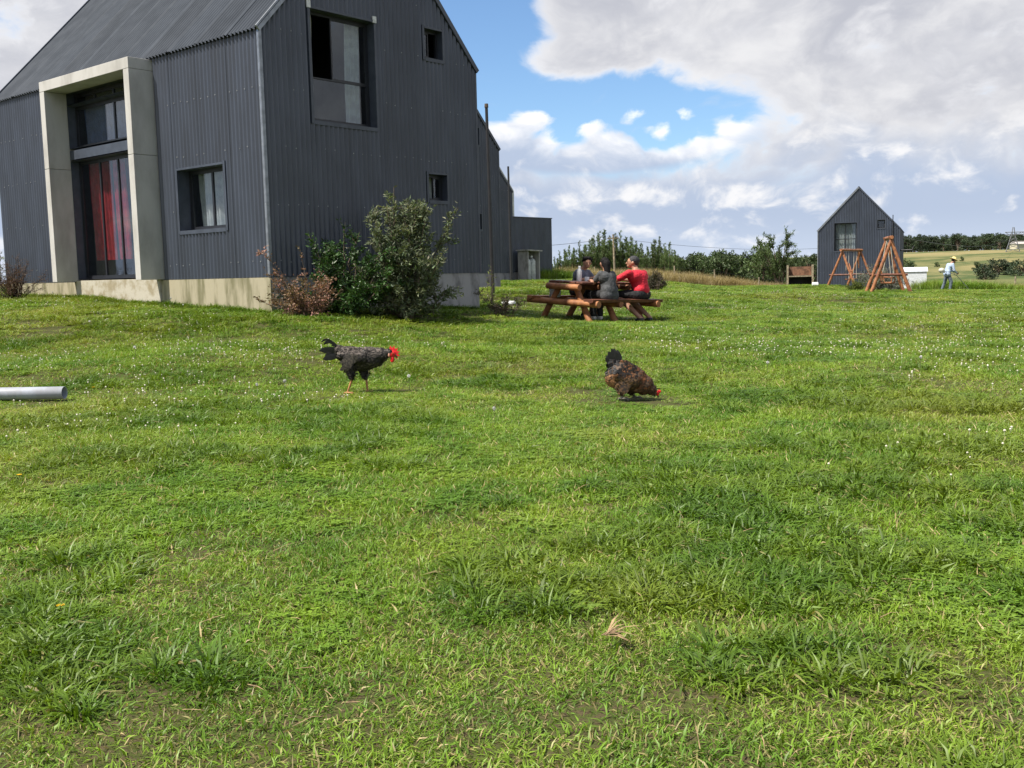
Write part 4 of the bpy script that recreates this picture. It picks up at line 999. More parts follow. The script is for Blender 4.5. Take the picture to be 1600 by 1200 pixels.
PINKL = foliage_mat('pinkish_leaf', (.40, .21, .17), (.13, .10, .045)); PURP = foliage_mat('purple_grey_leaf', (.15, .115, .10), (.06, .065, .035)); LAV = foliage_mat('lavender_leaf', (.25, .25, .24), (.14, .16, .11))
DRYL = foliage_mat('dry_brown_leaf', (.17, .095, .055), (.075, .045, .03)); YGR = foliage_mat('fresh_leaf', (.16, .20, .03), (.08, .12, .02))
rr_ = np.random.default_rng(3)
b0 = on_ground(632, 488, 17.0)
st = []
for i in range(17):
    a = rr_.uniform(0, 2*math.pi); rad = rr_.uniform(.1, .62)*(1 if i < 14 else 1.15); hh = rr_.uniform(1.25, 1.85)*(1-.18*(rad/.6)**2)
    st.append(((.10*math.cos(a), .10*math.sin(a), 0), (rad*math.cos(a), rad*math.sin(a)*.8, hh), .26, 560))
for i in range(12):
    a = 2*math.pi*i/12; st.append(((.1*math.cos(a), .1*math.sin(a), 0), (.52*math.cos(a), .45*math.sin(a), rr_.uniform(.3, .95)), .27, 420))
st += [((.1, 0, .2), (.72, .05, 1.62), .2, 380), ((-.05, 0, .2), (-.42, 0, 1.55), .2, 300), ((0, 0, .2), (-.08, 0, 1.93), .16, 240)]
shrub('tall grey green shrub with upright branches against the gable wall', b0, st, (.075, .30, .05), OLIVE, seed=11, scl=1.13).scale = (1.30, 1.2, 1.12)
b0 = on_ground(545, 488, 16.6); st = []
for i in range(30):
    a = rr_.uniform(0, 6.28); rad = rr_.uniform(.1, .72); st.append(((.06*math.cos(a), .06*math.sin(a), 0), (rad*math.cos(a), rad*math.sin(a)*.85, rr_.uniform(.2, 1.06)*(1-.3*(rad/.72)**3)), .22, 400))
st += [((0, 0, .2), (-.02, 0, 1.18), .12, 120), ((.1, 0, .2), (.18, 0, 1.12), .12, 120)]
shrub('dense dark green bush left of the tall grey green shrub', b0, st, (.055, .5, .1), DKG, seed=12, scl=1.15).scale = (1.28, 1.2, 1.18)
b0 = on_ground(482, 489, 16.0); st = []
for i in range(24):
    a = rr_.uniform(0, 6.28); rad = rr_.uniform(.15, .62); st.append(((.05*math.cos(a), .05*math.sin(a), 0), (rad*math.cos(a), rad*math.sin(a)*.7, rr_.uniform(.12, .66)*(1-.3*(rad/.65)**3)), .20, 130))
st += [((-.1, 0, .1), (-.62, 0, .78), .12, 80), ((-.2, 0, .2), (-.62, .05, 1.0), .14, 130), ((0, 0, .2), (-.08, 0, 1.05), .07, 70), ((-.3, 0, .1), (-.72, -.05, .30), .10, 50)]
shrub('low shrub with pink tinged leaves at the near house corner', b0, st, (.045, .5, .05), PINKL, seed=13, tw=.007, scl=1.08).scale = (1.12, 1.1, 1.0)
b0 = on_ground(783, 480, 18.9); st = []
for i in range(16):
    a = rr_.uniform(0, 6.28); rad = rr_.uniform(.1, .36); st.append(((.03*math.cos(a), .03*math.sin(a), 0), (rad*math.cos(a), rad*math.sin(a), rr_.uniform(.12, .38)), .12, 80))
st += [((-.1, 0, .1), (-.42, 0, .48), .14, 110), ((.1, 0, .05), (.42, 0, .36), .12, 110)]
shrub('small purplish grey shrub at the foot of the gable plinth', b0, st, (.04, .45, .05), PURP, seed=14, tw=.006)
b0 = on_ground(768, 446, 24.3); st = [((0, 0, 0), (.02*i-.06, .0, .95-.12*abs(i-3)), .16, 10) for i in range(6)]
shrub('thin sapling with sparse leaves beside the tall black pipe', b0, st, (.07, .35, .1), YGR, seed=15, tw=.006, name='sapling', cat='sapling')
b0 = on_ground(25, 468, 20.6); st = []
for i in range(40):
    a = rr_.uniform(0, 6.28); rad = rr_.uniform(.1, .62); st.append(((.1*math.cos(a), .1*math.sin(a), 0), (rad*math.cos(a), rad*math.sin(a), rr_.uniform(.25, .85)*(1-.25*(rad/.6)**2)), .18, 150))
shrub('dry brown twiggy bush by the left plinth of the near house', b0, st, (.035, .22, .0), DRYL, DRYL, seed=16, tw=.006)
b0 = on_ground(-8, 466, 21.6); st = [((0, 0, 0), (rr_.uniform(-.3, .3), rr_.uniform(-.3, .3), rr_.uniform(.6, 1.05)), .2, 120) for i in range(12)]
shrub('greenish leafy shrub behind the dry bush at the left edge', b0, st, (.06, .3, .1), OLIVE, seed=17, tw=.006)
for (px, py, Y, w, h, nm, m_, sd_, n) in [(1371, 456, 46.5, 1.0, 1.2, 'rounded grey lavender bush between the two log swings', LAV, 18, 46), (1400, 453, 47.5, .7, 1.0, 'smaller grey lavender bush behind the hanging bench swing', LAV, 19, 30), (1340, 449, 52, .55, .6, 'low yellow green bush under the far log swing', YGR, 20, 24),
                                     (1024, 441, 38, .38, .75, 'grey brown weedy bush right of the person in red', PURP, 21, 26), (951, 434, 58, .45, .95, 'bright yellow green bush at the foot of the utility pole', YGR, 22, 20)]:
    b0 = on_ground(px, py, Y); st = []
    for i in range(n):
        a = rr_.uniform(0, 6.28); rad = rr_.uniform(.1, 1.)*w; st.append(((.1*math.cos(a), .1*math.sin(a), 0), (rad*math.cos(a), rad*math.sin(a), h*rr_.uniform(.45, 1.)*math.sqrt(max(.1, 1-(rad/w*.85)**2))), .22*w+.08, 110))
    shrub(nm, b0, st, (.085, .28, -.05), m_, seed=sd_, tw=.008)

# ------------------------------------------------------------------ trees
def tree_mesh(kind, seed):
    r = np.random.default_rng(seed); mb = MB(); Ps = []; Ds = []; lf = (.1, .4)
    if kind == 'conifer':           # young pine: ascending whorls, candle tops
        lf = (.034, .20); lead = [(np.array([0, 0, -.03]), np.array([0, 0, .5]), np.array([0, 0, 1.]))]
        for j in range(11):
            a = r.uniform(0, 6.28); rad = r.uniform(.05, .17); z0 = r.uniform(.02, .45); z1 = min(.93, z0+r.uniform(.28, .55))
            lead.append((np.array([0, 0, z0]), np.array([rad*math.cos(a), rad*math.sin(a), z0+(z1-z0)*.35]), np.array([rad*1.15*math.cos(a), rad*1.15*math.sin(a), z1])))
        for q_, (b, mm, e) in enumerate(lead):
            mb.path([tuple(b), tuple(mm), tuple(e)], [.016 if q_ == 0 else .005, .010 if q_ == 0 else .004, .002], 5)
            Ln = np.linalg.norm(e-b)
            for j in range(int(8+26*Ln)):
                u = r.uniform(.05, 1.)**.8; p0 = b*(1-u)**2+2*mm*u*(1-u)+e*u*u; a = r.uniform(0, 6.28); d = np.array([math.cos(a), math.sin(a), r.uniform(.9, 2.2)]); d /= np.linalg.norm(d); l_ = (.11*(1-u)+.028)*r.uniform(.6, 1.2)*(1.25 if q_ == 0 else .8); n = int(16+150*l_)
                v = r.uniform(.0, 1.05, (n, 1)); Ps.append(p0+d*l_*v+r.normal(size=(n, 3))*.006); Ds.append(d*.8+r.normal(size=(n, 3))*.55+[0, 0, .3])
    elif kind == 'round':           # broadleaf or mature pine: trunk, limbs, clumped crown
        mb.path([(0, 0, -.03), (.02, 0, .3), (0, .01, .62)], [.032, .024, .012], 7); lf = (.065, .5)
        for i in range(26):
            a = r.uniform(0, 6.28); rad = .38*math.sqrt(r.uniform(.02, 1)); zc = .16+.74*r.uniform(0, 1)**.85; rad *= math.sqrt(max(.12, 1-((zc-.48)/.5)**2)); c = np.array([rad*math.cos(a), rad*math.sin(a), zc])
            mb.path([(0, 0, .2+.3*r.uniform()), tuple(c*.6+np.array([0, 0, zc])*.3), tuple(c)], [.012, .007, .003], 4)
            n = 75; s = unit(r.normal(size=(n, 3)))*r.uniform(.35, 1., (n, 1))*[.115, .115, .085]; Ps.append(c+s); Ds.append(s*4+r.normal(size=(n, 3))*.5)
    elif kind == 'umbrella':        # bare trunk and flattened top
        mb.path([(0, 0, -.03), (.02, 0, .4), (0, .01, .75)], [.026, .020, .010], 7); lf = (.07, .4)
        for i in range(26):
            a = r.uniform(0, 6.28); rad = .36*math.sqrt(r.uniform(.02, 1)); zc = .34+.56*r.uniform(0, 1)*(1-(rad/.42)**2); c = np.array([rad*math.cos(a), rad*math.sin(a), zc])
            mb.path([(0, 0, .45), tuple(c)], [.010, .003], 4)
            n = 70; s = unit(r.normal(size=(n, 3)))*r.uniform(.3, 1., (n, 1))*[.12, .12, .07]; Ps.append(c+s); Ds.append(s*4+r.normal(size=(n, 3))*.5)
    elif kind == 'feathery':        # open airy tree
        lf = (.045, .25)
        for i in range(9):
            a = r.uniform(0, 6.28); rad = r.uniform(.1, .46); e = np.array([rad*math.cos(a), rad*math.sin(a), r.uniform(.5, 1.)*(1-.35*(rad/.46)**2)]); b = np.array([r.normal()*.02, r.normal()*.02, -.03]); mid = (b+e)/2+[0, 0, .06]
            mb.path([tuple(b), tuple(mid), tuple(e)], [.016, .010, .003], 5)
            for j in range(12):
                u = r.uniform(.3, 1.); q0 = b*(1-u)**2+2*mid*u*(1-u)+e*u*u; d = unit((np.array([e[0], e[1], .25])+r.normal(size=3)*.4)[None])[0]; q1 = q0+d*r.uniform(.08, .2); mb.path([tuple(q0), tuple(q1)], [.004, .001], 4)
                n = 42; v = r.uniform(.05, 1.1, (n, 1)); Ps.append(q0+(q1-q0)*v+r.normal(size=(n, 3))*.014); Ds.append(d+r.normal(size=(n, 3))*.8)
    P = np.concatenate(Ps); D = np.concatenate(Ds); n = len(P)
    tint = np.repeat(r.uniform(.55, 1.4, (n, 1)), 3, 1)*(1+r.normal(size=(n, 3))*.05); L = lf[0]*r.uniform(.6, 1.3, n)
    return mb, (P, D, L, L*lf[1], tint)
CONIF = foliage_mat('young_pine_needles', (.165, .24, .085), (.095, .145, .056), .3, rnd=.22); ROUNDM = foliage_mat('far_pine_crown', (.055, .084, .038), (.032, .052, .027), .12, rnd=.25); MIDM = foliage_mat('mid_tree_leaf', (.078, .118, .04), (.042, .068, .024), .15, rnd=.25); FEAM = foliage_mat('feathery_leaf', (.10, .15, .05), (.06, .095, .03), .25)
TM_ = {}
def tree_proto(kind, seed, m_):
    k_ = (kind, seed, m_.name)
    if k_ not in TM_:
        mb, lv = tree_mesh(kind, seed); TM_[k_] = (mb.mesh('trunk', BARK), leaf_mesh('crown', *lv[:4], m_, lv[4], .3, np.random.default_rng(seed)))
    return TM_[k_]
def tree(name, label, loc, h, wide, kind, seed, m_, group, rz=0.):
    a, b = tree_proto(kind, seed, m_); t = thing(name, label, 'tree', loc, rz, group); t.scale = (h*wide, h*wide, h); link('trunk', a, t); link('crown', b, t); return t
rt_ = np.random.default_rng(5)
ONES = 'first second third fourth fifth sixth seventh eighth ninth tenth eleventh twelfth thirteenth fourteenth fifteenth sixteenth seventeenth eighteenth nineteenth'.split()
def nth(i):
    if i < 20: return ONES[i-1]
    t_, o_ = divmod(i, 10); return ({2: 'twentieth', 3: 'thirtieth', 4: 'fortieth'}[t_] if o_ == 0 else {2: 'twenty', 3: 'thirty', 4: 'forty'}[t_]+'-'+ONES[o_-1])
prof = [(866, 402), (874, 393), (882, 390), (889, 383), (897, 388), (905, 378), (913, 384), (921, 374), (928, 369), (936, 364), (944, 360), (952, 368), (961, 366), (969, 363), (978, 371), (986, 369), (994, 378), (1003, 382), (1012, 386), (1022, 374), (1030, 371), (1038, 382), (1046, 379), (1055, 393), (1063, 404)]
for i, (px, py) in enumerate(prof):
    Y = 74+rt_.uniform(0, 7); p = U(px, py, Y); g = gz1(p.x, p.y); h = p.z-g
    tree('young_pine', nth(i+1)+' spiky young pine from the flat annex, front row behind the table', (p.x, p.y, g), h, rt_.uniform(.9, 1.15), 'conifer', i % 4, CONIF, 'young pines behind the picnic table', rt_.uniform(0, 6))
    p2 = U(px+4, py+rt_.uniform(8, 26), Y+3); g = gz1(p2.x, p2.y)
    tree('young_pine', nth(i+1)+' shorter young pine from the annex, back row behind the table', (p2.x, p2.y, g), p2.z-g, rt_.uniform(1.0, 1.4), 'conifer', (i+2) % 4, CONIF, 'young pines behind the picnic table', rt_.uniform(0, 6))
for i, px in enumerate(np.arange(1052, 1290, 7.5)):
    Y = 118+rt_.uniform(0, 18); p = U(px+rt_.uniform(-3, 3), 397-6*math.sin((px-1060)/45)+rt_.uniform(-5, 7)-(4 if px > 1190 else 0), Y); g = gz1(p.x, p.y); h = max(2.5, p.z-g)
    tree('leafy_tree', nth(i+1)+' tree from the young pines in the low leafy treeline', (p.x, p.y, g), h, rt_.uniform(.8, 1.15), 'round', 10+i % 4, MIDM, 'low treeline left of the distant house', rt_.uniform(0, 6))
p = U(1220, 352, 76); g = gz1(p.x, p.y); tree('feathery_tree', 'airy light green tree rising above the barbecue', (p.x, p.y, g), p.z-g, .82, 'feathery', 31, FEAM, None)
p = U(1192, 372, 79); g = gz1(p.x, p.y); tree('feathery_tree', 'shorter bushy tree just left of the airy light green tree', (p.x, p.y, g), p.z-g, .75, 'round', 12, FEAM, None)
p = U(1262, 388, 82); g = gz1(p.x, p.y); tree('leafy_tree', 'dark bushy tree touching the left wall of the distant house', (p.x, p.y, g), p.z-g, .75, 'round', 13, MIDM, None)
for i, px in enumerate(list(np.arange(1393, 1720, 7.4))):
    Y = 300+rt_.uniform(0, 40); py = 391-13*sstep(1400, 1530, np.array(px))-3*math.sin(px/17.)-2.5*math.sin(px/7.3)+rt_.uniform(-2, 5); p = U(px, float(py), Y); g = gz1(p.x, p.y)-.5; h = max(6, p.z-g)
    tree('hill_pine', nth(i+1)+' rounded pine from the distant house in the hilltop row', (p.x, p.y, g), h, rt_.uniform(.85, 1.2), 'umbrella' if i % 3 == 1 else 'round', 20+i % 5, ROUNDM, 'pines along the far hilltop', rt_.uniform(0, 6))
for i, px in enumerate(list(np.arange(1397, 1720, 10.5))):
    Y = 345+rt_.uniform(0, 40); p = U(px, 396-9*float(sstep(1400, 1530, np.array(px)))+rt_.uniform(-3, 4), Y); g = gz1(p.x, p.y)-.5
    tree('hill_pine', nth(i+1)+' darker pine from the left behind the hilltop row', (p.x, p.y, g), max(6, p.z-g), rt_.uniform(1.1, 1.5), 'round', 20+i % 5, ROUNDM, 'darker pines behind the hilltop row', rt_.uniform(0, 6))
bl = [(1404, 405, 120, 1.0), (1415, 412, 116, 1.0), (1424, 418, 113, 1.1), (1411, 400, 150, 1.), (1430, 416, 150, 1.2)]
for px, py, Y, wd in bl:
    p = U(px, py, Y); g = gz1(p.x, p.y); tree('leafy_tree', 'green tree by the white shed, '+{1404: 'nearest the distant house', 1415: 'second from the distant house', 1424: 'right above the shed roof', 1411: 'tallest of the far pair', 1430: 'right of the shed ridge'}[px], (p.x, p.y, g), max(2, p.z-g), wd, 'round', 10, MIDM, 'trees behind the white shed', rt_.uniform(0, 6))
for px, py, Y, wd, nm in [(1560, 403, 170, 1.5, 'large dark rounded bush on the slope at right'), (1580, 408, 175, 1.3, 'dark bush just right of the large rounded bush'), (1598, 404, 165, 1.4, 'dark bush cut off by the right edge'), (1540, 410, 160, 1.2, 'green bush at the left foot of the large rounded bush'), (1527, 408, 185, 1., 'small round bush alone on the pale field'), (1464, 413, 200, .9, 'tiny dark bush left of the standing person'), (1503, 409, 215, .9, 'tiny dark bush right of the standing person')]:
    p = U(px, py, Y); g = gz1(p.x, p.y); tree('round_bush', nm, (p.x, p.y, g-.28*max(1.4, (p.z-g)*1.35)), max(1.4, (p.z-g)*1.35)*1.0, wd, 'round', 11, ROUNDM if Y < 180 else MIDM, None, rt_.uniform(0, 6))

# ------------------------------------------------------------------ grass
def grass_mat(name, fresh, deep, yellow, straw, trans=.3):
    mt = bpy.data.materials.new(name); mt.use_nodes = True; nt = mt.node_tree; nt.nodes.clear(); k = NT(nt)
    p = k.n('ShaderNodeNewGeometry').outputs['Position']; a = k.n('ShaderNodeAttribute', attribute_name='Col'); s = k.n('ShaderNodeSeparateColor'); k.l(a.outputs['Color'], s.inputs[0])
    n1 = k.noise(p, .42, 4, .6); n2 = k.noise(p, 1.7, 4, .6); n3 = k.noise(p, .14, 3, .5)
    c = k.mix(k.ramp(n2, .36, .64), deep, fresh)
    c = k.mix(k.ramp(k.m('ADD', k.m('MULTIPLY', n1, .7), k.m('MULTIPLY', n3, .3)), .46, .66, 0., .8), c, yellow)
    c = k.mix(s.outputs[1], c, straw)
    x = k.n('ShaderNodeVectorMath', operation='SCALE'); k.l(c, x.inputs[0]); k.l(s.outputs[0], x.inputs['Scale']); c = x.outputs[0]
    b = k.n('ShaderNodeBsdfPrincipled'); k.l(c, b.inputs['Base Color']); b.inputs['Roughness'].default_value = .45; b.inputs['Specular IOR Level'].default_value = .32
    tr = k.n('ShaderNodeBsdfTranslucent'); k.l(k.mix(1., c, (1.2, 1.15, .5), 'MULTIPLY'), tr.inputs[0])
    mx = k.n('ShaderNodeMixShader'); mx.inputs[0].default_value = trans; k.l(b.outputs[0], mx.inputs[1]); k.l(tr.outputs[0], mx.inputs[2])
    out = k.n('ShaderNodeOutputMaterial'); k.l(mx.outputs[0], out.inputs[0]); return mt
GRASS = grass_mat('lawn_blades', (.172, .285, .024), (.098, .200, .018), (.245, .295, .040), (.36, .28, .14))
DRYG = grass_mat('dry_tall_grass', (.31, .25, .115), (.23, .20, .085), (.35, .285, .135), (.33, .26, .135), .3)
FLW = mat('clover_flower', (.66, .62, .52), .8, .15, 200.)
def blades(n, rad, l0, l1, w, lean, curl, dry, seed, bright=(.65, 1.3), gauss=False):
    r = np.random.default_rng(seed); a = r.uniform(0, 6.28, n); d = rad*np.sqrt(r.uniform(0, 1, n)) if not gauss else np.abs(r.normal(size=n))*rad*.45
    B = np.c_[d*np.cos(a), d*np.sin(a), np.full(n, -.008)]; az = r.uniform(0, 6.28, n) if not gauss else a+r.normal(size=n)*.5
    L = r.uniform(l0, l1, n)[:, None]; ln = r.uniform(*lean, n); cu = r.uniform(*curl, n)
    h = np.c_[np.cos(az), np.sin(az), 0*az]; s = np.c_[-np.sin(az), np.cos(az), 0*az]; zz = np.array([0, 0, 1.])
    dv = lambda t: h*np.sin(t)[:, None]+zz*np.cos(t)[:, None]
    m1 = B+dv(ln)*L*.55; tp = m1+dv(ln+cu)*L*.45; ww = (w*r.uniform(.6, 1.3, n))[:, None]
    tw = unit(s+r.normal(size=(n, 3))*.5)
    V = np.stack([B-tw*ww*.42, B+tw*ww*.42, m1-tw*ww*.5, m1+tw*ww*.5, tp], 1).reshape(-1, 3); I = np.arange(n)[:, None]*5
    T = np.concatenate([I+[0, 1, 3], I+[0, 3, 2], I+[2, 3, 4]], 0)
    br = r.uniform(*bright, n); dy = (r.uniform(0, 1, n) < dry)*r.uniform(.5, 1., n)
    c = np.zeros((n, 5, 3)); c[:, :, 0] = br[:, None]*np.array([.8, .8, 1., 1., 1.1]); c[:, :, 1] = dy[:, None]  # root shade and lit tips put into the blade brightness
    return V, T, c.reshape(-1, 3)
def clover(n, rad, seed):
    r = np.random.default_rng(seed); a = r.uniform(0, 6.28, n); d = rad*np.sqrt(r.uniform(0, 1, n)); Vs = []; Cs = []
    for i in range(n):
        c = np.array([d[i]*math.cos(a[i]), d[i]*math.sin(a[i]), r.uniform(.012, .04)]); t0 = r.uniform(0, 6.28); sz = r.uniform(.007, .013); br = r.uniform(.7, 1.25)
        for j in range(3):
            t = t0+j*2.09; u = np.array([math.cos(t), math.sin(t), r.uniform(-.1, .35)]); s = np.array([-math.sin(t), math.cos(t), 0])
            Vs += [c, c+u*sz-s*sz*.62, c+u*sz*1.5, c+u*sz+s*sz*.62]; Cs += [[br, .0, 0]]*4
    V = np.array(Vs); I = np.arange(len(V)//4)[:, None]*4
    return V, np.concatenate([I+[0, 1, 2], I+[0, 2, 3]], 0), np.array(Cs)
def join(*ms):
    V = []; T = []; C = []; o = 0
    for v, t, c in ms: V.append(v); T.append(t+o); C.append(c); o += len(v)
    return np.concatenate(V), np.concatenate(T), np.concatenate(C)
def srcs(cname, meshes, m_):
    c = bpy.data.collections.new(cname)
    for i, (v, t, cc) in enumerate(meshes):
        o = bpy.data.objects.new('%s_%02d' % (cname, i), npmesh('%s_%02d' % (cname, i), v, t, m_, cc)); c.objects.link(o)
    return c
def scatter(name, label, cat, P, rot, scl, idx, coll, kind='stuff', sz=None):
    me = bpy.data.meshes.new(name); me.vertices.add(len(P)); me.vertices.foreach_set('co', np.asarray(P, np.float32).ravel())
    a = me.attributes.new('rz', 'FLOAT', 'POINT'); a.data.foreach_set('value', rot.astype(np.float32))
    a = me.attributes.new('scl', 'FLOAT', 'POINT'); a.data.foreach_set('value', scl.astype(np.float32))
    a = me.attributes.new('sz', 'FLOAT', 'POINT'); a.data.foreach_set('value', (scl if sz is None else sz).astype(np.float32))
    a = me.attributes.new('idx', 'INT', 'POINT'); a.data.foreach_set('value', idx.astype(np.int32))
    o = tag(link(name, me), label, cat, None, kind)
    g = bpy.data.node_groups.new(name, 'GeometryNodeTree'); g.interface.new_socket('Geometry', in_out='INPUT', socket_type='NodeSocketGeometry'); g.interface.new_socket('Geometry', in_out='OUTPUT', socket_type='NodeSocketGeometry')
    N = g.nodes.new; l = g.links.new; gi = N('NodeGroupInput'); go = N('NodeGroupOutput'); ip = N('GeometryNodeInstanceOnPoints'); ci = N('GeometryNodeCollectionInfo')
    ci.inputs['Collection'].default_value = coll; ci.inputs['Separate Children'].default_value = True; ci.inputs['Reset Children'].default_value = True
    def at(nm, ty): n = N('GeometryNodeInputNamedAttribute'); n.data_type = ty; n.inputs['Name'].default_value = nm; return n.outputs['Attribute']
    cx = N('ShaderNodeCombineXYZ'); l(at('rz', 'FLOAT'), cx.inputs[2]); e2 = N('FunctionNodeEulerToRotation'); l(cx.outputs[0], e2.inputs[0])
    l(gi.outputs[0], ip.inputs['Points']); l(ci.outputs[0], ip.inputs['Instance']); ip.inputs['Pick Instance'].default_value = True
    l(at('idx', 'INT'), ip.inputs['Instance Index']); l(e2.outputs[0], ip.inputs['Rotation']); cs = N('ShaderNodeCombineXYZ'); sa_ = at('scl', 'FLOAT'); l(sa_, cs.inputs[0]); l(sa_, cs.inputs[1]); l(at('sz', 'FLOAT'), cs.inputs[2]); l(cs.outputs[0], ip.inputs['Scale']); l(ip.outputs[0], go.inputs[0])
    md = o.modifiers.new('scatter', 'NODES'); md.node_group = g; return o
def vnoise(x, y, s, seed=0):
    """cheap smooth value noise, 0..1"""
    x = x*s; y = y*s; xi = np.floor(x).astype(int); yi = np.floor(y).astype(int); fx = x-xi; fy = y-yi; fx = fx*fx*(3-2*fx); fy = fy*fy*(3-2*fy)
    h = lambda a, b: (np.sin(a*127.1+b*311.7+seed*74.7)*43758.5453) % 1
    return (h(xi, yi)*(1-fx)+h(xi+1, yi)*fx)*(1-fy)+(h(xi, yi+1)*(1-fx)+h(xi+1, yi+1)*fx)*fy
def free(x, y):
    ok = np.ones(len(x), bool); c, s = math.cos(YAW), math.sin(YAW)
    for (hx, hy), x1, y1 in ((C1[:2], W, LEN), (C2[:2], W, LEN), (C3[:2], W+3.1, LEN)):
        lx = (x-hx)*c+(y-hy)*s; ly = -(x-hx)*s+(y-hy)*c; ok &= ~((lx > -.02) & (lx < x1+.02) & (ly > -.02) & (ly < y1+.02))
    return ok
def band(r0, r1, dens, half=34., seed=0):
    r = np.random.default_rng(seed); A = R(half)*(r1*r1-r0*r0); n = int(A*dens); d = np.sqrt(r.uniform(r0*r0, r1*r1, n)); a = r.uniform(-R(half), R(half), n)
    x, y = d*np.sin(a), d*np.cos(a); k_ = free(x, y); return x[k_], y[k_], r
lawn = []
for i in range(4): lawn.append(join(blades(78, .11, .030, .072, .0042, (.15, 1.25), (.1, 1.0), .10, 100+i), blades(26, .12, .02, .05, .0038, (.5, 1.5), (0, .8), .55, 120+i)))         # 0-3 fine lawn
for i in range(3): lawn.append(join(blades(46, .11, .02, .055, .0036, (.4, 1.45), (.1, .9), .40, 140+i), blades(30, .11, .025, .06, .004, (.2, 1.2), (.1, 1.), .06, 150+i)))               # 4-6 dry mix
for i in range(3): lawn.append(join(blades(44, .12, .055, .125, .0072, (.35, 1.3), (.3, 1.1), .03, 160+i, (.45, .9), True), blades(30, .12, .03, .07, .005, (.2, 1.2), (.1, 1.), .05, 170+i)))  # 7-9 coarse tufts
for i in range(2): lawn.append(join(clover(46, .11, 180+i), blades(32, .11, .02, .05, .004, (.2, 1.2), (.1, 1.), .10, 190+i)))                                                      # 10-11 clover
for i in range(2): lawn.append(join(blades(95, .12, .015, .05, .0028, (1.0, 1.6), (-.2, .3), .85, 195+i, (.25, .85)), blades(22, .11, .02, .05, .0036, (.3, 1.3), (.1, .9), .1, 198+i)))   # 12-13 thatch
LC = srcs('lawn_patch', lawn, GRASS)
Ps, Ro, Sc_, Sz_, Ix = [], [], [], [], []
for r0, r1, dens, s0 in ((1.5, 4.2, 300, 1.0), (4.2, 8.5, 190, 1.1), (8.5, 16, 80, 1.35), (16, 30, 32, 1.9), (30, 66, 10, 3.0)):
    x, y, r = band(r0, r1, dens, 34 if r1 > 5 else 42, int(r0*10)); n = len(x); dist = np.hypot(x, y)
    tall = vnoise(x, y, 1.15, 3)*.6+vnoise(x, y, 2.9, 4)*.4; dryv = vnoise(x, y, 1.6, 8)*.5+vnoise(x, y, .5, 9)*.5; clv = vnoise(x, y, .6, 12)*.6+vnoise(x, y, 2.2, 13)*.4
    idx = r.integers(0, 4, n)
    idx = np.where(r.uniform(0, 1, n) < .06+.16*(clv > .60), 10+r.integers(0, 2, n), idx)
    idx = np.where(dryv+.26*(1-sstep(2.2, 4.2, dist)) > .66+.2*r.uniform(0, 1, n)-.1, 4+r.integers(0, 3, n), idx)
    idx = np.where((tall > .61) & (r.uniform(0, 1, n) < .72), 7+r.integers(0, 3, n), idx)
    bare = (vnoise(x, y, 4.3, 20)*.6+vnoise(x, y, 1.1, 21)*.4 > .66+.14*sstep(2.3, 5, dist)) & (r.uniform(0, 1, n) < .72) & (dist < 9)
    var_ = r.uniform(.75, 1.25, n); sxy = s0*var_; sz = var_*(.62+.45*tall)*(1+.012*np.minimum(dist, 40))
    tf = (idx >= 7) & (idx < 10); sz = np.where(tf, sz*.9, sz); sz = np.where(idx >= 10, .7, sz)
    for bx_, by_, br_ in ((-1.5, 9.75, .75), (1.05, 8.75, .7), (-4.6, 9.2, .8)): sz = np.where(np.hypot(x-bx_, y-by_) < br_, np.minimum(sz, .62), sz)
    idx = np.where(bare, 12+r.integers(0, 2, n), idx); sz = np.where(bare, .8, sz)
    k_ = ~(tf & ~bare & ((np.hypot(x+1.5, y-9.7) < .6) | (np.hypot(x-1.05, y-8.7) < .6)))
    Ps.append(np.c_[x, y, gz(x, y)][k_]); Ro.append(r.uniform(0, 6.28, n)[k_]); Sc_.append(sxy[k_]); Sz_.append(sz[k_]); Ix.append(idx[k_])
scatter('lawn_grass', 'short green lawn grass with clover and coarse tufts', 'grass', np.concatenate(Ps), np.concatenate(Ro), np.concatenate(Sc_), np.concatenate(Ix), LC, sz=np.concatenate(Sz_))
# unmown strips near the fence
tall = [join(blades(46, .22, .35, .75, .010, (.02, .4), (.1, .7), .9, 200+i, (.7, 1.25))) for i in range(3)]+[join(blades(46, .22, .3, .6, .012, (.05, .5), (.1, .8), .0, 210+i, (.7, 1.2))) for i in range(2)]
TC = srcs('tall_patch', tall, DRYG)
r = np.random.default_rng(77)
def strip(pts, n, h): # polyline of (x,y) with width
    out = []
    for _ in range(n):
        i = r.integers(0, len(pts)-1); u = r.uniform(); a = np.array(pts[i]); b = np.array(pts[i+1]); q_ = a+(b-a)*u; out.append((q_[0]+r.normal()*.4, q_[1]+r.uniform(-h, h)))
    return np.array(out)
S_ = np.concatenate([strip([(2.8, 64), (8, 67), (14, 68), (19, 69)], 2600, 2.6), strip([(28, 64), (34, 63.5), (42, 63), (52, 63)], 2600, 3.0), strip([(3, 57), (6, 60), (9, 63)], 500, 1.5)])
scatter('dry_grass', 'tall straw coloured grass along the fence beyond the lawn', 'grass', np.c_[S_, gz(S_[:, 0], S_[:, 1])], r.uniform(0, 6.28, len(S_)), r.uniform(.8, 1.5, len(S_)), r.integers(0, 3, len(S_)), TC)
GT = srcs('green_tall_patch', [join(blades(46, .22, .3, .62, .012, (.05, .5), (.1, .8), .05, 220+i, (.7, 1.2))) for i in range(3)], GRASS)
S_ = np.concatenate([strip([(22.5, 55), (26, 56), (30, 56), (33, 57)], 1200, 1.6), strip([(1.2, 51), (2.6, 53)], 120, .6)])
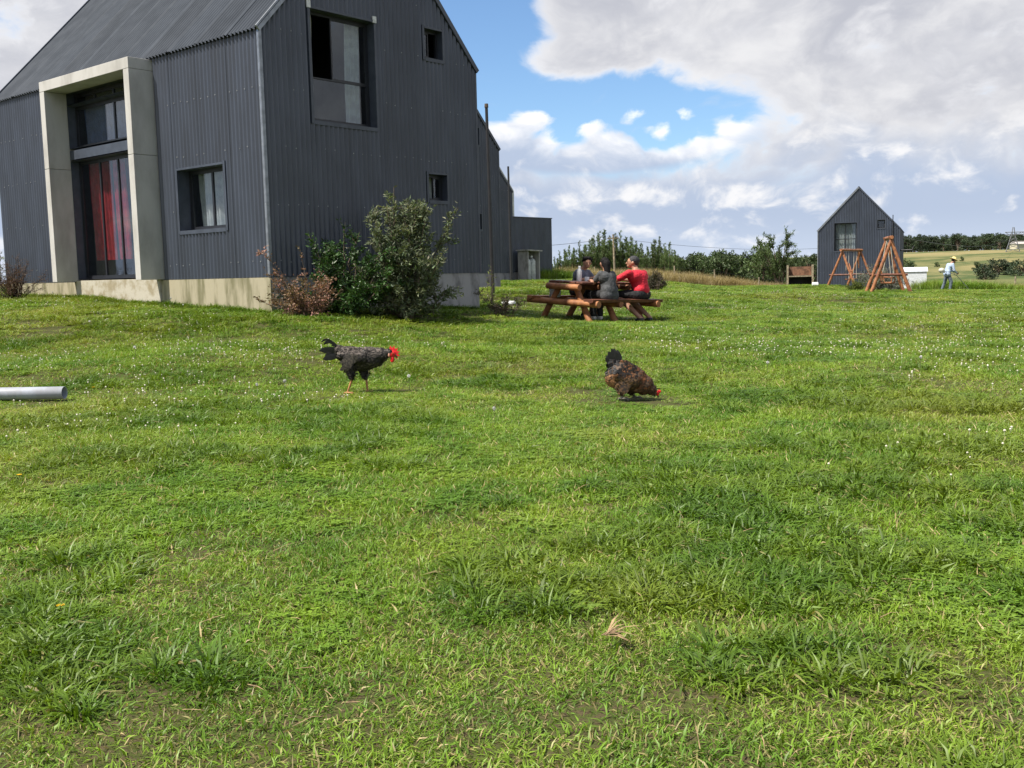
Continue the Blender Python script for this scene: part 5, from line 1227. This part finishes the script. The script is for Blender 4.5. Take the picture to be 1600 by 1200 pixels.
scatter('tall_green_grass', 'unmown tall green grass behind the swings', 'grass', np.c_[S_, gz(S_[:, 0], S_[:, 1])], r.uniform(0, 6.28, len(S_)), r.uniform(.8, 1.3, len(S_)), r.integers(0, 3, len(S_)), GT)
# edge growth against the near plinth
e1 = np.array([(C1[0]+math.cos(YAW)*u-math.sin(YAW)*(-.06-.1*r.uniform()), C1[1]+math.sin(YAW)*u+math.cos(YAW)*(-.06-.1*r.uniform())) for u in r.uniform(0, W, 170)])
e2 = np.array([(C1[0]-math.sin(YAW)*u+math.cos(YAW)*(-.08-.1*r.uniform()), C1[1]+math.cos(YAW)*u+math.sin(YAW)*(-.08-.1*r.uniform())) for u in r.uniform(0, LEN, 260)])
S_ = np.concatenate([e1, e2]); scatter('edge_grass', 'longer grass growing along the plinth of the near house', 'grass', np.c_[S_, gz(S_[:, 0], S_[:, 1])], r.uniform(0, 6.28, len(S_)), r.uniform(1.0, 1.8, len(S_)), 7+r.integers(0, 3, len(S_)), LC)
# clover flowers
def flower(seed):
    rr = np.random.default_rng(seed); mb = MB(); mb.smooth = False; h = .05; mb.path([(0, 0, 0), (.004, 0, h)], .0012, 3); mb.ell((.004, 0, h+.005), (.009, .009, .008), 6, 4)
    return mb
fc = bpy.data.collections.new('flower_src')
for i in range(2): fc.objects.link(bpy.data.objects.new('clover_head_%d' % i, flower(i).mesh('clover_head', FLW)))
FX = []
for r0, r1, dens in ((2.5, 7, 3), (7, 16, 24), (16, 34, 11)):
    x, y, r_ = band(r0, r1, dens, 33, int(500+r0)); cl_ = vnoise(x, y, .38, 31)*.6+vnoise(x, y, 1.3, 32)*.4+.12*sstep(-2, 5, x)*(y < 17); k_ = cl_ > (.60 if r0 < 16 else .56); FX.append(np.c_[x, y][k_])
FX = np.concatenate(FX); scatter('clover_flowers', 'tiny white clover flowers scattered over the lawn', 'flower', np.c_[FX, gz(FX[:, 0], FX[:, 1])], r.uniform(0, 6.28, len(FX)), r.uniform(.55, 1.05, len(FX)), r.integers(0, 2, len(FX)), fc)
# dandelions
PUFF = mat('dandelion_down', (.70, .70, .68), .95, .1); DSTEM = mat('flower_stem', (.13, .15, .05), .7); YEL = mat('yellow_petal', (.80, .52, .01), .6)
def puff_meshes():
    a = MB(); a.path([(0, 0, 0), (.01, 0, .08), (.008, .004, .15)], .0022, 5); b = MB(); r_ = np.random.default_rng(4)
    for d in unit(r_.normal(size=(80, 3))):
        c = Vector((.008, .004, .165)); e = c+Vector(d)*r_.uniform(.012, .016); s = Vector(d).orthogonal().normalized()*.0028; s2 = Vector(d).cross(s)
        b.add([c, e+s, e+s2*.4, e-s], [(0, 1, 2, 3)]); b.add([e-s2, e+s*.7, e+s2], [(0, 1, 2)])
    return a.mesh('stem', DSTEM), b.mesh('seed_head', PUFF)
pa, pb = puff_meshes()
dpx = [(86, 522, 'far left, above the grey pipe'), (116, 505, 'left, below the dry bush'), (200, 513, 'below the door step'), (271, 528, 'below the step corner'), (289, 533, 'below the long wall window'), (337, 526, 'below the white corner trim'), (365, 521, 'in front of the pink tinged shrub'), (403, 604, 'left of the rooster'), (446, 605, 'just left of the rooster feet'), (411, 508, 'before the plinth corner'), (210, 553, 'above the grey pipe end'), (143, 547, 'over the grey pipe'), (774, 645, 'between rooster and hen'), (1438, 565, 'right side of the lawn'), (1198, 572, 'right of the hen on the lawn'), (87, 516, 'near the left plinth'), (640, 595, 'under the rooster head')]
for i, (px, py, nm) in enumerate(dpx):
    d = fw+rt*((px-800)/F)+up*((600-py)/F); Y = 8.
    for _ in range(30):
        p = d/d.y*Y+Vector((0, 0, EYE)); gg = gz1(p.x, p.y)+.10; Y = Y*(EYE-gg)/max(.02, EYE-p.z) if p.z < EYE-.02 else Y
        Y = min(max(Y, 2), 24)
    t = thing('dandelion', 'white dandelion seed head '+nm, 'dandelion', (p.x, p.y, gz1(p.x, p.y)-.03), i*1.3, 'dandelion seed heads', rr_.uniform(.85, 1.15)); link('stem', pa, t); link('seed_head', pb, t)
def yflower(px, py, nm):
    p = hit(px, py); t = thing('yellow_flower', nm, 'flower', p, 0, 'yellow flowers'); a = MB(); a.path([(0, 0, -.02), (0, 0, .035)], .002, 5); a.build('stem', DSTEM, t); b = MB()
    for i in range(14):
        an = i*2*math.pi/14; c, s = math.cos(an), math.sin(an); b.add([(0, 0, .036), (c*.011-s*.003, s*.011+c*.003, .043), (c*.016, s*.016, .042), (c*.011+s*.003, s*.011-c*.003, .043)], [(0, 1, 2, 3)])
    b.build('petals', YEL, t)
def hit(px, py):
    d = fw+rt*((px-800)/F)+up*((600-py)/F); Y = 5.
    for _ in range(40): p = d/d.y*Y; Y = Y*(EYE-gz1(p.x, p.y))/(-p.z)
    p = d/d.y*Y; return Vector((p.x, p.y, gz1(p.x, p.y)))
yflower(96, 964, 'small yellow flower in the left foreground grass'); yflower(31, 753, 'small yellow flower below the grey pipe'); yflower(145, 594, 'small yellow flower right of the pipe end')
# dried grass clump, straws and twigs in the foreground
STRAWM = mat('dry_straw', (.30, .20, .11), .8, .3, 30.); p = hit(955, 1015); t = thing('dried_grass_clump', 'dead tan grass clump lying in the foreground', 'dry grass', p+Vector((0, 0, .035)), R(10)); 
for i in range(14):
    q = MB(); a = random.uniform(-.5, 1.0) if i < 11 else random.uniform(-.9, -.5); L_ = random.uniform(.05, .115); b = Vector((-.02+random.uniform(-.01, .01), random.uniform(-.008, .008), .012)); e = b+Vector((math.cos(a)*L_, math.sin(a)*L_, random.uniform(-.01, .05)))
    s = (e-b).cross(Vector((0, 0, 1))).normalized()*random.uniform(.0025, .005); mdp = b.lerp(e, .5)+Vector((0, 0, .01)); q.add([b-s*.6, b+s*.6, mdp+s, mdp-s, e], [(0, 1, 2, 3), (3, 2, 4)]); q.build('dry_leaf', STRAWM, t)
sb = MB(); rs_ = np.random.default_rng(61)
for i in range(300):
    dd = rs_.uniform(1.8, 6.5); an = rs_.uniform(-.62, .62); x, y = dd*math.sin(an), dd*math.cos(an); z = gz1(x, y)+rs_.uniform(.012, .04); a = rs_.uniform(0, 6.28); L_ = rs_.uniform(.03, .13)
    e = Vector((x+math.cos(a)*L_, y+math.sin(a)*L_, z+rs_.uniform(-.01, .02))); b = Vector((x, y, z)); mdp = b.lerp(e, .5)+Vector((rs_.normal()*.008, rs_.normal()*.008, .008)); s = Vector((-math.sin(a), math.cos(a), .3))*.0011
    sb.add([b-s, b+s, mdp+s, mdp-s, e], [(0, 1, 2, 3), (3, 2, 4)])
sb.build('straw_litter', STRAWM, None, 'dry straws and dead stems lying in the foreground grass', 'straw', kind='stuff')
